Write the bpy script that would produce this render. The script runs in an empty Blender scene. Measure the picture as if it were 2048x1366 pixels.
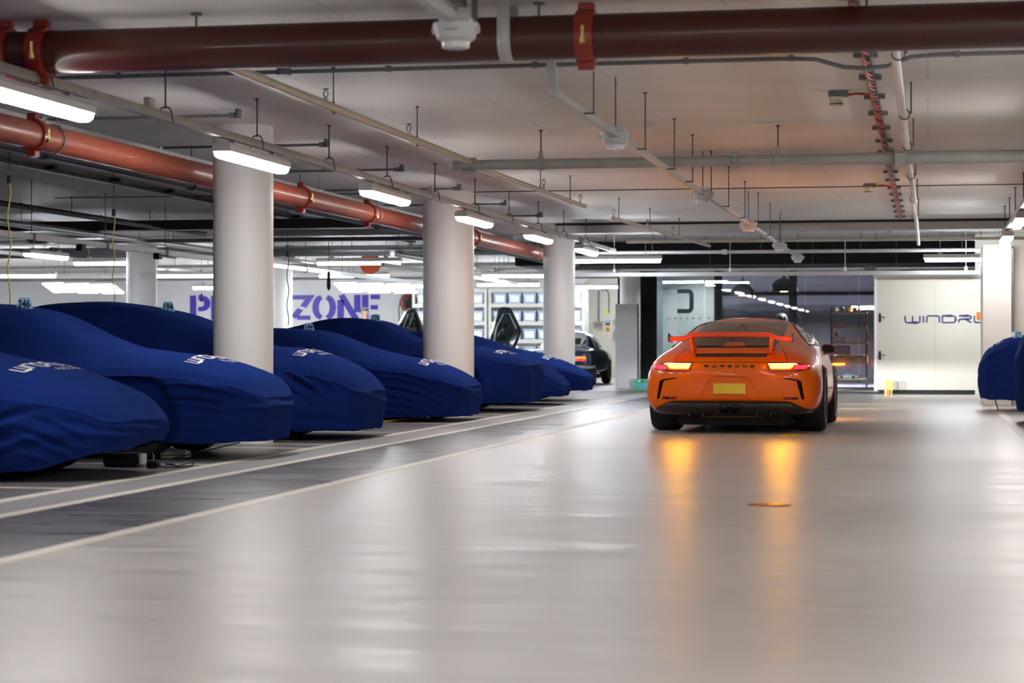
import bpy, bmesh, math, random
from mathutils import Vector, Matrix, noise
from mathutils.bvhtree import BVHTree

S = bpy.context.scene
COL = S.collection
R = math.radians
rnd = random.Random(7)

# ------------------------------------------------------------------ camera, world, exposure
cam_d = bpy.data.cameras.new('camera')
cam = bpy.data.objects.new('camera', cam_d)
COL.objects.link(cam)
cam.location = (0, 0, 0.93)
cam.rotation_euler = (R(90 + 0.068), 0, R(11.205))
cam_d.sensor_width = 36
cam_d.lens = 73.83
cam_d.clip_start = 0.1
cam_d.clip_end = 300
cam_d.dof.use_dof = True
cam_d.dof.focus_distance = 22.0
cam_d.dof.aperture_fstop = 2.8
S.camera = cam

world = bpy.data.worlds.new('world')
S.world = world
world.use_nodes = True
world.node_tree.nodes['Background'].inputs[0].default_value = (0.9, 0.95, 1, 1)
world.node_tree.nodes['Background'].inputs[1].default_value = 0.05

S.view_settings.view_transform = 'Standard'
S.view_settings.look = 'None'
S.view_settings.gamma = 1
S.view_settings.use_curve_mapping = False
S.view_settings.exposure = 1.52
S.cycles.max_bounces = 7
S.cycles.diffuse_bounces = 4
S.cycles.glossy_bounces = 4
S.cycles.transparent_max_bounces = 10
S.cycles.caustics_reflective = False
S.cycles.caustics_refractive = False
S.cycles.sample_clamp_indirect = 6

LED = 21.0        # strength of the batten diffusers

# ------------------------------------------------------------------ materials
MATS = {}

def mat(name, col=(0.5, 0.5, 0.5), rough=0.5, metal=0.0, coat=0.0, emit=None, estr=0.0, sheen=0.0, spec=0.5,
        var=0.0, vscale=6.0, bump=0.0, bscale=30.0, stretch=(1, 1, 1)):
    if name in MATS:
        return MATS[name]
    m = bpy.data.materials.new(name)
    m.use_nodes = True
    nt = m.node_tree
    b = nt.nodes['Principled BSDF']
    b.inputs['Base Color'].default_value = (*col, 1)
    b.inputs['Roughness'].default_value = rough
    b.inputs['Metallic'].default_value = metal
    b.inputs['Coat Weight'].default_value = coat
    b.inputs['Coat Roughness'].default_value = 0.04
    b.inputs['Sheen Weight'].default_value = sheen
    b.inputs['Sheen Tint'].default_value = (0.35, 0.5, 1.0, 1)
    b.inputs['Specular IOR Level'].default_value = spec
    if emit:
        b.inputs['Emission Color'].default_value = (*emit, 1)
        b.inputs['Emission Strength'].default_value = estr
    if var or bump:
        tc = nt.nodes.new('ShaderNodeTexCoord')
        mp = nt.nodes.new('ShaderNodeMapping')
        mp.inputs['Scale'].default_value = stretch
        nt.links.new(tc.outputs['Object'], mp.inputs[0])
    if var:
        n = nt.nodes.new('ShaderNodeTexNoise')
        n.inputs['Scale'].default_value = vscale
        n.inputs['Detail'].default_value = 5
        nt.links.new(mp.outputs[0], n.inputs['Vector'])
        r = nt.nodes.new('ShaderNodeValToRGB')
        r.color_ramp.elements[0].position = 0.3
        r.color_ramp.elements[1].position = 0.7
        r.color_ramp.elements[0].color = (*[c * (1 - var) for c in col], 1)
        r.color_ramp.elements[1].color = (*[min(1, c * (1 + var)) for c in col], 1)
        nt.links.new(n.outputs[0], r.inputs[0])
        nt.links.new(r.outputs[0], b.inputs['Base Color'])
    if bump:
        n2 = nt.nodes.new('ShaderNodeTexNoise')
        n2.inputs['Scale'].default_value = bscale
        n2.inputs['Detail'].default_value = 4
        nt.links.new(mp.outputs[0], n2.inputs['Vector'])
        bp = nt.nodes.new('ShaderNodeBump')
        bp.inputs['Strength'].default_value = bump
        bp.inputs['Distance'].default_value = 0.01
        nt.links.new(n2.outputs[0], bp.inputs['Height'])
        nt.links.new(bp.outputs[0], b.inputs['Normal'])
    MATS[name] = m
    return m


def floor_mat(name, col, rough, var, wear=None, spec=0.5):
    """resin floor coating: streaky roughness across the lane, fine relief, faint stains"""
    m = bpy.data.materials.new(name)
    m.use_nodes = True
    nt = m.node_tree
    L = nt.links.new
    N = nt.nodes.new
    b = nt.nodes['Principled BSDF']
    b.inputs['Specular IOR Level'].default_value = spec
    tc = N('ShaderNodeTexCoord')
    mp = N('ShaderNodeMapping'); mp.inputs['Scale'].default_value = (0.35, 2.2, 1)
    L(tc.outputs['Object'], mp.inputs[0])
    n1 = N('ShaderNodeTexNoise'); n1.inputs['Scale'].default_value = 2.6; n1.inputs['Detail'].default_value = 6; n1.inputs['Roughness'].default_value = 0.6
    L(mp.outputs[0], n1.inputs['Vector'])
    n2 = N('ShaderNodeTexNoise'); n2.inputs['Scale'].default_value = 0.8; n2.inputs['Detail'].default_value = 4
    L(tc.outputs['Object'], n2.inputs['Vector'])
    cr = N('ShaderNodeValToRGB')
    cr.color_ramp.elements[0].position = 0.28; cr.color_ramp.elements[1].position = 0.72
    cr.color_ramp.elements[0].color = (*[c * (1 - var) for c in col], 1)
    cr.color_ramp.elements[1].color = (*[c * (1 + var) for c in col], 1)
    mx = N('ShaderNodeMix'); mx.data_type = 'FLOAT'
    mx.inputs[0].default_value = 0.5
    L(n1.outputs[0], mx.inputs[2]); L(n2.outputs[0], mx.inputs[3])
    L(mx.outputs[0], cr.inputs[0])
    L(cr.outputs[0], b.inputs['Base Color'])
    mr = N('ShaderNodeMapRange')
    mr.inputs['From Min'].default_value = 0.3; mr.inputs['From Max'].default_value = 0.7
    mr.inputs['To Min'].default_value = rough - 0.06; mr.inputs['To Max'].default_value = rough + 0.10
    L(n1.outputs[0], mr.inputs['Value'])
    L(mr.outputs[0], b.inputs['Roughness'])
    n3 = N('ShaderNodeTexNoise'); n3.inputs['Scale'].default_value = 55; n3.inputs['Detail'].default_value = 3
    L(tc.outputs['Object'], n3.inputs['Vector'])
    b1 = N('ShaderNodeBump'); b1.inputs['Strength'].default_value = 0.22; b1.inputs['Distance'].default_value = 0.004
    L(n3.outputs[0], b1.inputs['Height'])
    b2 = N('ShaderNodeBump'); b2.inputs['Strength'].default_value = 0.10; b2.inputs['Distance'].default_value = 0.010
    n4 = N('ShaderNodeTexNoise'); n4.inputs['Scale'].default_value = 3.4; n4.inputs['Detail'].default_value = 1.5
    L(mp.outputs[0], n4.inputs['Vector'])
    L(n4.outputs[0], b2.inputs['Height'])
    L(b1.outputs[0], b2.inputs['Normal'])
    L(b2.outputs[0], b.inputs['Normal'])
    MATS[name] = m
    return m


def glass_mat(name, tint=(0.9, 0.95, 0.95), boost=1.0):
    m = bpy.data.materials.new(name)
    m.use_nodes = True
    nt = m.node_tree
    nt.nodes.remove(nt.nodes['Principled BSDF'])
    out = nt.nodes['Material Output']
    t = nt.nodes.new('ShaderNodeBsdfTransparent'); t.inputs[0].default_value = (*tint, 1)
    g = nt.nodes.new('ShaderNodeBsdfGlossy'); g.inputs['Roughness'].default_value = 0.0
    f = nt.nodes.new('ShaderNodeFresnel'); f.inputs[0].default_value = 1.52
    mu = nt.nodes.new('ShaderNodeMath'); mu.operation = 'MULTIPLY'; mu.inputs[1].default_value = boost; mu.use_clamp = True
    mx = nt.nodes.new('ShaderNodeMixShader')
    nt.links.new(f.outputs[0], mu.inputs[0]); nt.links.new(mu.outputs[0], mx.inputs[0])
    nt.links.new(t.outputs[0], mx.inputs[1]); nt.links.new(g.outputs[0], mx.inputs[2])
    nt.links.new(mx.outputs[0], out.inputs[0])
    MATS[name] = m
    return m


def ceiling_mat():
    m = bpy.data.materials.new('painted_concrete_ceiling')
    m.use_nodes = True
    nt = m.node_tree; L = nt.links.new; N = nt.nodes.new
    b = nt.nodes['Principled BSDF']; b.inputs['Roughness'].default_value = 0.55
    tc = N('ShaderNodeTexCoord')
    n = N('ShaderNodeTexNoise'); n.inputs['Scale'].default_value = 0.7; n.inputs['Detail'].default_value = 7; n.inputs['Roughness'].default_value = 0.6
    L(tc.outputs['Object'], n.inputs['Vector'])
    cr = N('ShaderNodeValToRGB')
    cr.color_ramp.elements[0].position = 0.3; cr.color_ramp.elements[1].position = 0.7
    cr.color_ramp.elements[0].color = (0.66, 0.63, 0.61, 1); cr.color_ramp.elements[1].color = (0.78, 0.75, 0.73, 1)
    L(n.outputs[0], cr.inputs[0])
    br = N('ShaderNodeTexBrick')
    br.inputs['Scale'].default_value = 1.0
    br.inputs['Brick Width'].default_value = 2.4; br.inputs['Row Height'].default_value = 1.25
    br.inputs['Mortar Size'].default_value = 0.006; br.inputs['Mortar Smooth'].default_value = 0.3
    br.inputs['Color1'].default_value = (1, 1, 1, 1); br.inputs['Color2'].default_value = (0.94, 0.94, 0.94, 1)
    br.inputs['Mortar'].default_value = (0.72, 0.72, 0.72, 1)
    L(tc.outputs['Object'], br.inputs['Vector'])
    mx = N('ShaderNodeMix'); mx.data_type = 'RGBA'; mx.blend_type = 'MULTIPLY'; mx.inputs[0].default_value = 1
    L(cr.outputs[0], mx.inputs[6]); L(br.outputs[0], mx.inputs[7])
    L(mx.outputs[2], b.inputs['Base Color'])
    bp = N('ShaderNodeBump'); bp.inputs['Strength'].default_value = 0.15; bp.inputs['Distance'].default_value = 0.02
    L(n.outputs[0], bp.inputs['Height']); L(bp.outputs[0], b.inputs['Normal'])
    MATS['ceiling'] = m
    return m


def mural_mat():
    """a flat black-and-white print: misty hills over a road"""
    m = bpy.data.materials.new('landscape_print')
    m.use_nodes = True
    nt = m.node_tree; L = nt.links.new; N = nt.nodes.new
    b = nt.nodes['Principled BSDF']; b.inputs['Roughness'].default_value = 0.5
    tc = N('ShaderNodeTexCoord')
    sep = N('ShaderNodeSeparateXYZ'); L(tc.outputs['Object'], sep.inputs[0])

    def ridge(scale, amp, base, col, prev):
        n = N('ShaderNodeTexNoise'); n.inputs['Scale'].default_value = scale; n.inputs['Detail'].default_value = 6
        cx = N('ShaderNodeCombineXYZ'); L(sep.outputs[0], cx.inputs[0]); cx.inputs[1].default_value = base * 7
        L(cx.outputs[0], n.inputs['Vector'])
        ma = N('ShaderNodeMath'); ma.operation = 'MULTIPLY_ADD'; ma.inputs[1].default_value = amp; ma.inputs[2].default_value = base
        L(n.outputs[0], ma.inputs[0])
        su = N('ShaderNodeMath'); su.operation = 'SUBTRACT'; L(ma.outputs[0], su.inputs[0]); L(sep.outputs[2], su.inputs[1])
        mr = N('ShaderNodeMapRange'); mr.inputs['From Min'].default_value = -0.01; mr.inputs['From Max'].default_value = 0.03
        L(su.outputs[0], mr.inputs['Value'])
        mx = N('ShaderNodeMix'); mx.data_type = 'RGBA'
        L(mr.outputs[0], mx.inputs[0])
        if prev is None:
            mx.inputs[6].default_value = (0.42, 0.42, 0.47, 1)
        else:
            L(prev.outputs[2], mx.inputs[6])
        mx.inputs[7].default_value = (*col, 1)
        return mx
    a = ridge(0.6, 0.30, 1.58, (0.20, 0.20, 0.24), None)
    a = ridge(1.0, 0.30, 1.46, (0.06, 0.06, 0.08), a)
    a = ridge(2.2, 0.20, 1.40, (0.018, 0.018, 0.028), a)
    a = ridge(0.5, 0.30, 0.75, (0.028, 0.025, 0.038), a)
    L(a.outputs[2], b.inputs['Base Color'])
    MATS['mural'] = m
    return m


M_ceil = ceiling_mat()
M_lane = floor_mat('lane_resin', (0.43, 0.405, 0.39), 0.33, 0.06)
M_dark = floor_mat('dark_strip_resin', (0.085, 0.085, 0.10), 0.30, 0.25)
M_walk = floor_mat('walk_strip_resin', (0.32, 0.315, 0.325), 0.36, 0.06)
M_bay = floor_mat('bay_resin', (0.155, 0.15, 0.155), 0.36, 0.10)
M_line = mat('cream_line_paint', (0.66, 0.61, 0.53), 0.45, var=0.06, vscale=9)
M_yel = mat('yellow_line_paint', (0.75, 0.50, 0.02), 0.5, var=0.08)
M_white = mat('white_paint', (0.90, 0.88, 0.86), 0.5, var=0.02, vscale=2)
M_wall = mat('white_wall_paint', (0.87, 0.87, 0.88), 0.6, var=0.02, vscale=2)
M_cream = mat('cream_wall_paint', (0.66, 0.61, 0.52), 0.6, var=0.02, vscale=2)
M_grey = mat('grey_wall_paint', (0.42, 0.41, 0.40), 0.6, var=0.05, vscale=2)
M_black = mat('black_panel', (0.004, 0.004, 0.005), 0.7, spec=0.25, var=0.1)
M_blackm = mat('black_metal', (0.016, 0.016, 0.017), 0.5, spec=0.3, var=0.1)
M_galv = mat('galvanised_steel', (0.42, 0.41, 0.39), 0.42, metal=0.55, var=0.15, vscale=12)
M_rod = mat('dark_steel_rod', (0.10, 0.10, 0.10), 0.45, metal=0.6, var=0.1)
M_cond = mat('grey_conduit', (0.17, 0.175, 0.18), 0.45, metal=0.2, var=0.1)
M_spr = mat('beige_sprinkler_pipe', (0.50, 0.46, 0.38), 0.38, metal=0.15, var=0.1)
M_gpipe = mat('sage_grey_pipe', (0.33, 0.34, 0.31), 0.42, var=0.08)
M_wpipe = mat('white_lagged_pipe', (0.62, 0.60, 0.58), 0.4, metal=0.2, var=0.12, vscale=14)
M_red = mat('red_fire_main_paint', (0.060, 0.008, 0.004), 0.35, coat=0.15, var=0.12, vscale=3)
M_red2 = mat('orange_red_pipe_paint', (0.36, 0.070, 0.03), 0.40, coat=0.1, var=0.16, vscale=4)
M_coup = mat('bright_red_coupling', (0.26, 0.018, 0.009), 0.35, coat=0.3, var=0.1)
M_brass = mat('brass_bolt', (0.75, 0.55, 0.22), 0.3, metal=1.0)
M_trunk = mat('light_grey_trunking', (0.50, 0.49, 0.48), 0.42, metal=0.15, var=0.04)
M_elight = mat('light_grey_plastic', (0.55, 0.56, 0.57), 0.4, var=0.03)
M_lens = mat('clear_lens', (0.80, 0.80, 0.80), 0.15, coat=0.5)
M_led = mat('led_diffuser', (0.9, 0.9, 0.9), 0.4, emit=(1.0, 0.965, 0.94), estr=LED)
M_ledc = mat('cool_led_diffuser', (0.9, 0.9, 0.9), 0.4, emit=(0.86, 0.93, 1.0), estr=LED * 1.6)
M_ledbody = mat('batten_housing', (0.66, 0.65, 0.63), 0.45, var=0.03)
M_cover = mat('royal_blue_car_cover', (0.0075, 0.0215, 0.128), 0.75, spec=0.0, sheen=0.06, var=0.10, vscale=3, bump=0.06, bscale=14, stretch=(1, 2.5, 1))
M_print = mat('white_cover_print', (0.80, 0.80, 0.84), 0.6)
M_tyre = mat('tyre_rubber', (0.010, 0.010, 0.011), 0.65, bump=0.15, bscale=60)
M_rim = mat('dark_rim', (0.05, 0.05, 0.055), 0.3, metal=0.8, var=0.1)
M_silver = mat('silver_rim', (0.5, 0.5, 0.52), 0.3, metal=0.9, var=0.05)
M_under = mat('black_underbody', (0.006, 0.006, 0.007), 0.7)
M_grb = mat('grey_lower_bumper', (0.06, 0.055, 0.05), 0.4, var=0.1)
M_orange = mat('lava_orange_paint', (1.0, 0.165, 0.003), 0.35, coat=0.45, spec=0.2, var=0.015, vscale=2)
M_wing = mat('wing_lit_orange', (0.92, 0.075, 0.003), 0.32, coat=0.6, spec=0.3)  # body orange made redder, the glow on the wing put into its colour
M_glassd = mat('dark_car_glass', (0.010, 0.010, 0.008), 0.06, spec=0.28)
M_trim = mat('black_trim', (0.014, 0.013, 0.013), 0.38, var=0.1)
M_amber = mat('amber_indicator', (0.9, 0.4, 0.05), 0.2, emit=(1.0, 0.40, 0.0015), estr=95)
M_tailr = mat('red_tail_lens', (0.5, 0.01, 0.02), 0.15, coat=1, emit=(1.0, 0.04, 0.08), estr=0.5)
M_tailw = mat('bright_tail_bar', (1, 0.5, 0.4), 0.2, emit=(1.0, 0.34, 0.18), estr=1.6)
M_refl = mat('red_reflector', (0.30, 0.008, 0.006), 0.2, coat=1)
M_plate = mat('yellow_plate', (0.95, 0.66, 0.03), 0.35, var=0.05)
M_chrome = mat('chrome', (0.8, 0.8, 0.8), 0.12, metal=1.0)
M_navy = mat('navy_car_paint', (0.012, 0.022, 0.060), 0.2, coat=1.0, var=0.05)
M_dkpaint = mat('dark_green_black_paint', (0.006, 0.009, 0.010), 0.25, coat=0.25, spec=0.3, var=0.05)
M_lightglass = mat('pale_car_glass', (0.45, 0.50, 0.50), 0.08, coat=1.0)  # light seen in the car windows is put into this pale base colour
M_tag = mat('pale_blue_tag', (0.32, 0.66, 0.95), 0.5, var=0.02)
M_ink = mat('black_ink', (0.012, 0.014, 0.03), 0.5)
M_purple = mat('indigo_wall_lettering', (0.085, 0.05, 0.52), 0.4, var=0.04)
M_logo = mat('navy_logo', (0.028, 0.035, 0.14), 0.4)
M_osq = mat('orange_logo_square', (0.90, 0.20, 0.02), 0.4)
M_odisc = mat('orange_disc', (0.86, 0.12, 0.02), 0.5, var=0.02)
M_skin = mat('skin', (0.55, 0.32, 0.24), 0.5, var=0.05)
M_hair = mat('grey_hair', (0.16, 0.15, 0.14), 0.6, var=0.2, vscale=40)
M_shirt = mat('white_shirt', (0.75, 0.72, 0.74), 0.7, var=0.03)
M_trous = mat('dark_trousers', (0.03, 0.03, 0.045), 0.7)
M_rack = mat('cream_rack_steel', (0.62, 0.62, 0.56), 0.45, var=0.03)
M_bin = mat('pale_blue_plastic_box', (0.45, 0.54, 0.66), 0.4, var=0.05)
M_paper = mat('white_paper_label', (0.86, 0.88, 0.9), 0.6, var=0.02)
M_wood = mat('oak_wood', (0.30, 0.17, 0.06), 0.45, var=0.25, vscale=5, stretch=(8, 1, 1))
M_yplast = mat('yellow_plastic', (0.72, 0.70, 0.05), 0.45, var=0.06)
M_ycable = mat('yellow_cable', (0.62, 0.46, 0.06), 0.5)
M_bcable = mat('black_cable', (0.012, 0.012, 0.013), 0.5)
M_rcable = mat('red_cable', (0.45, 0.03, 0.015), 0.45)
M_green = mat('green_plastic', (0.06, 0.50, 0.26), 0.45, var=0.05)
M_copper = mat('copper_plate', (0.55, 0.22, 0.06), 0.3, metal=0.8, var=0.2, vscale=30)
M_pane = glass_mat('showroom_glass', (0.86, 0.92, 0.94), 1.1)
M_frost = mat('frosted_graphic', (0.55, 0.62, 0.64), 0.5)
M_mural = mural_mat()
M_warm = mat('warm_bulb', (1, 0.8, 0.5), 0.3, emit=(1.0, 0.50, 0.18), estr=5)
M_gled = mat('green_led', (0.1, 0.8, 0.4), 0.3, emit=(0.1, 1.0, 0.5), estr=4)
M_book = [mat('pink_book', (0.5, 0.09, 0.14), 0.5), mat('white_book', (0.6, 0.6, 0.62), 0.5), mat('grey_book', (0.10, 0.10, 0.13), 0.5)]
M_card = mat('tan_card_box', (0.45, 0.38, 0.34), 0.6, var=0.05)
M_pierw = mat('pier_white', (0.70, 0.68, 0.64), 0.5, var=0.02)

# ------------------------------------------------------------------ mesh builder
ORG = {}


class MB:
    def __init__(s):
        s.v = []; s.f = []

    def add(s, vs, fs):
        o = len(s.v)
        s.v += [tuple(v) for v in vs]
        s.f += [tuple(i + o for i in f) for f in fs]
        return s

    def box(s, c, d, rz=0.0, ch=0.0):
        x, y, z = d[0] / 2, d[1] / 2, d[2] / 2
        vs = [(-x, -y, -z), (x, -y, -z), (x, y, -z), (-x, y, -z), (-x, -y, z), (x, -y, z), (x, y, z), (-x, y, z)]
        fs = [(0, 3, 2, 1), (4, 5, 6, 7), (0, 1, 5, 4), (1, 2, 6, 5), (2, 3, 7, 6), (3, 0, 4, 7)]
        if ch:
            bm = bmesh.new()
            bv = [bm.verts.new(v) for v in vs]
            for f in fs:
                bm.faces.new([bv[i] for i in f])
            bmesh.ops.bevel(bm, geom=list(bm.edges), offset=ch, segments=2, affect='EDGES')
            bm.verts.index_update()
            vs = [v.co.copy() for v in bm.verts]
            fs = [[v.index for v in f.verts] for f in bm.faces]
            bm.free()
        q = Matrix.Rotation(rz, 3, 'Z')
        return s.add([q @ Vector(v) + Vector(c) for v in vs], fs)

    def cyl(s, p0, p1, r0, n=12, r1=None, cap=True):
        p0 = Vector(p0); p1 = Vector(p1)
        r1 = r0 if r1 is None else r1
        d = (p1 - p0).normalized()
        a = d.orthogonal().normalized(); b = d.cross(a)
        vs = []
        for p, r in ((p0, r0), (p1, r1)):
            for i in range(n):
                t = 2 * math.pi * i / n
                vs.append(p + a * math.cos(t) * r + b * math.sin(t) * r)
        fs = [(i, (i + 1) % n, n + (i + 1) % n, n + i) for i in range(n)]
        if cap:
            fs += [tuple(range(n - 1, -1, -1)), tuple(range(n, 2 * n))]
        return s.add(vs, fs)

    def tube(s, pts, r, n=8, closed=False):
        pts = [Vector(p) for p in pts]
        k = len(pts)
        up = None; rings = []
        for i, p in enumerate(pts):
            if closed:
                d = (pts[(i + 1) % k] - pts[i - 1]).normalized()
            else:
                d = (pts[min(i + 1, k - 1)] - pts[max(i - 1, 0)]).normalized()
            if up is None:
                up = d.orthogonal().normalized()
            up = (up - d * up.dot(d)).normalized()
            b = d.cross(up)
            rings.append([p + (up * math.cos(2 * math.pi * j / n) + b * math.sin(2 * math.pi * j / n)) * r for j in range(n)])
        vs = [v for rg in rings for v in rg]
        fs = []
        for i in range(k if closed else k - 1):
            for j in range(n):
                i2 = (i + 1) % k
                fs.append((i * n + j, i * n + (j + 1) % n, i2 * n + (j + 1) % n, i2 * n + j))
        if not closed:
            fs += [tuple(range(n - 1, -1, -1)), tuple((k - 1) * n + j for j in range(n))]
        return s.add(vs, fs)

    def lathe(s, prof, o=(0, 0, 0), axis='Z', n=24):
        """prof: list of (radius, height)"""
        vs = []; fs = []
        k = len(prof)
        for r, h in prof:
            for j in range(n):
                t = 2 * math.pi * j / n
                c, q = math.cos(t) * r, math.sin(t) * r
                p = {'Z': (c, q, h), 'X': (h, c, q), 'Y': (q, h, c)}[axis]
                vs.append(Vector(p) + Vector(o))
        for i in range(k - 1):
            for j in range(n):
                fs.append((i * n + j, i * n + (j + 1) % n, (i + 1) * n + (j + 1) % n, (i + 1) * n + j))
        fs.append(tuple(range(n - 1, -1, -1)))
        fs.append(tuple((k - 1) * n + j for j in range(n)))
        return s.add(vs, fs)

    def grid(s, g, flip=False, closed=False):
        h = len(g); w = len(g[0])
        vs = [p for row in g for p in row]
        fs = []
        for i in range(h - 1):
            for j in range(w if closed else w - 1):
                j2 = (j + 1) % w
                q = (i * w + j, i * w + j2, (i + 1) * w + j2, (i + 1) * w + j)
                fs.append(q[::-1] if flip else q)
        return s.add(vs, fs)

    def prism(s, poly, a, b):
        """poly: list of 3D points; extruded from poly+a to poly+b"""
        a = Vector(a); b = Vector(b); n = len(poly)
        vs = [Vector(p) + a for p in poly] + [Vector(p) + b for p in poly]
        fs = [tuple(range(n)), tuple(range(2 * n - 1, n - 1, -1))]
        fs += [(i, n + i, n + (i + 1) % n, (i + 1) % n) for i in range(n)]
        return s.add(vs, fs)

    def mesh(s, name, m, off=(0, 0, 0), smooth=35):
        me = bpy.data.meshes.new(name)
        o = Vector(off)
        me.from_pydata([Vector(v) - o for v in s.v], [], s.f)
        bm = bmesh.new(); bm.from_mesh(me)
        bmesh.ops.recalc_face_normals(bm, faces=bm.faces)
        bm.to_mesh(me); bm.free()
        if smooth:
            me.polygons.foreach_set('use_smooth', [True] * len(me.polygons))
            me.set_sharp_from_angle(angle=R(smooth))
        if m:
            me.materials.append(m)
        me.update()
        return me

    def build(s, name, m, parent=None, smooth=35, local=False, label=None, kind=None, cat=None, group=None):
        off = (0, 0, 0)
        if not local:
            if parent is not None:
                off = ORG.get(parent.name, (0, 0, 0))
            else:
                xs = [v[0] for v in s.v]; ys = [v[1] for v in s.v]; zs = [v[2] for v in s.v]
                off = ((min(xs) + max(xs)) / 2, (min(ys) + max(ys)) / 2, min(zs))
        ob = bpy.data.objects.new(name, s.mesh(name, m, off, smooth))
        COL.objects.link(ob)
        if parent is not None:
            ob.parent = parent
        elif not local:
            ob.location = off
        ORG[ob.name] = off
        tag(ob, label, cat, group, kind)
        return ob


def tag(o, label=None, cat=None, group=None, kind=None):
    if label: o['label'] = label
    if cat: o['category'] = cat
    if group: o['group'] = group
    if kind: o['kind'] = kind
    return o


def thing(name, label, cat, loc=(0, 0, 0), rz=0.0, group=None, kind=None):
    o = bpy.data.objects.new(name, None)
    o.empty_display_size = 0.1
    COL.objects.link(o)
    o.location = loc
    o.rotation_euler = (0, 0, rz)
    ORG[o.name] = tuple(loc)
    return tag(o, label, cat, group, kind)


def children(o):
    return [c for c in bpy.data.objects if c.parent == o]


def dup(root, loc, rz=None, label=None, group=None):
    kids = [(c, children(c)) for c in children(root)]
    r = root.copy(); COL.objects.link(r); r.location = loc
    if rz is not None: r.rotation_euler = (0, 0, rz)
    if label: r['label'] = label
    if group: r['group'] = group
    for c, gs in kids:
        d = c.copy(); COL.objects.link(d); d.parent = r
        for g in gs:
            e = g.copy(); COL.objects.link(e); e.parent = d
    return r


def interp(tab, t):
    """smooth (monotone-ish) table lookup"""
    if t <= tab[0][0]: return tab[0][1]
    if t >= tab[-1][0]: return tab[-1][1]
    for i in range(len(tab) - 1):
        if tab[i][0] <= t <= tab[i + 1][0]:
            x0, y0 = tab[i]; x1, y1 = tab[i + 1]
            def slope(j):
                if j <= 0 or j >= len(tab) - 1:
                    a = max(0, min(j, len(tab) - 2))
                    return (tab[a + 1][1] - tab[a][1]) / (tab[a + 1][0] - tab[a][0])
                return (tab[j + 1][1] - tab[j - 1][1]) / (tab[j + 1][0] - tab[j - 1][0])
            h = x1 - x0; q = (t - x0) / h
            m0 = slope(i) * h; m1 = slope(i + 1) * h
            return (2 * q**3 - 3 * q**2 + 1) * y0 + (q**3 - 2 * q**2 + q) * m0 + (-2 * q**3 + 3 * q**2) * y1 + (q**3 - q**2) * m1


def sstep(a, b, x):
    t = max(0.0, min(1.0, (x - a) / (b - a)))
    return t * t * (3 - 2 * t)


def text_geo(body, size=1.0, bold=0.0, res=4):
    cu = bpy.data.curves.new('t', 'FONT')
    cu.body = body; cu.size = size; cu.offset = bold
    cu.align_x = 'CENTER'; cu.resolution_u = res
    ob = bpy.data.objects.new('t', cu)
    COL.objects.link(ob)
    dg = bpy.context.evaluated_depsgraph_get()
    me = bpy.data.meshes.new_from_object(ob.evaluated_get(dg))
    bm = bmesh.new(); bm.from_mesh(me)
    bmesh.ops.remove_doubles(bm, verts=bm.verts, dist=1e-5 * size)
    bmesh.ops.triangulate(bm, faces=bm.faces)
    bm.verts.index_update()
    vs = [(v.co.x, v.co.y) for v in bm.verts]
    fs = [[v.index for v in f.verts] for f in bm.faces]
    bm.free()
    bpy.data.meshes.remove(me)
    bpy.data.objects.remove(ob); bpy.data.curves.remove(cu)
    return vs, fs


def ribbon2d(pts, w):
    """flat stroke of width w along a 2D polyline -> quads"""
    k = len(pts); L = []; Rr = []
    for i in range(k):
        p = Vector(pts[i])
        if i == 0: d = Vector(pts[1]) - p
        elif i == k - 1: d = p - Vector(pts[i - 1])
        else:
            d0 = (p - Vector(pts[i - 1])).normalized(); d1 = (Vector(pts[i + 1]) - p).normalized()
            d = d0 + d1
            if d.length < 1e-4: d = d1
        d.normalize()
        n = Vector((-d.y, d.x))
        mlen = w / 2
        if 0 < i < k - 1:
            c = max(0.5, n.dot(Vector((-d1.y, d1.x))))
            mlen = w / 2 / c
        L.append(p + n * mlen); Rr.append(p - n * mlen)
    vs = L + Rr
    fs = [(i, i + 1, k + i + 1, k + i) for i in range(k - 1)]
    return vs, fs


def arc(cx, cy, rx, ry, a0, a1, n=6):
    return [(cx + rx * math.cos(R(a0 + (a1 - a0) * i / n)), cy + ry * math.sin(R(a0 + (a1 - a0) * i / n))) for i in range(n + 1)]


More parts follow.
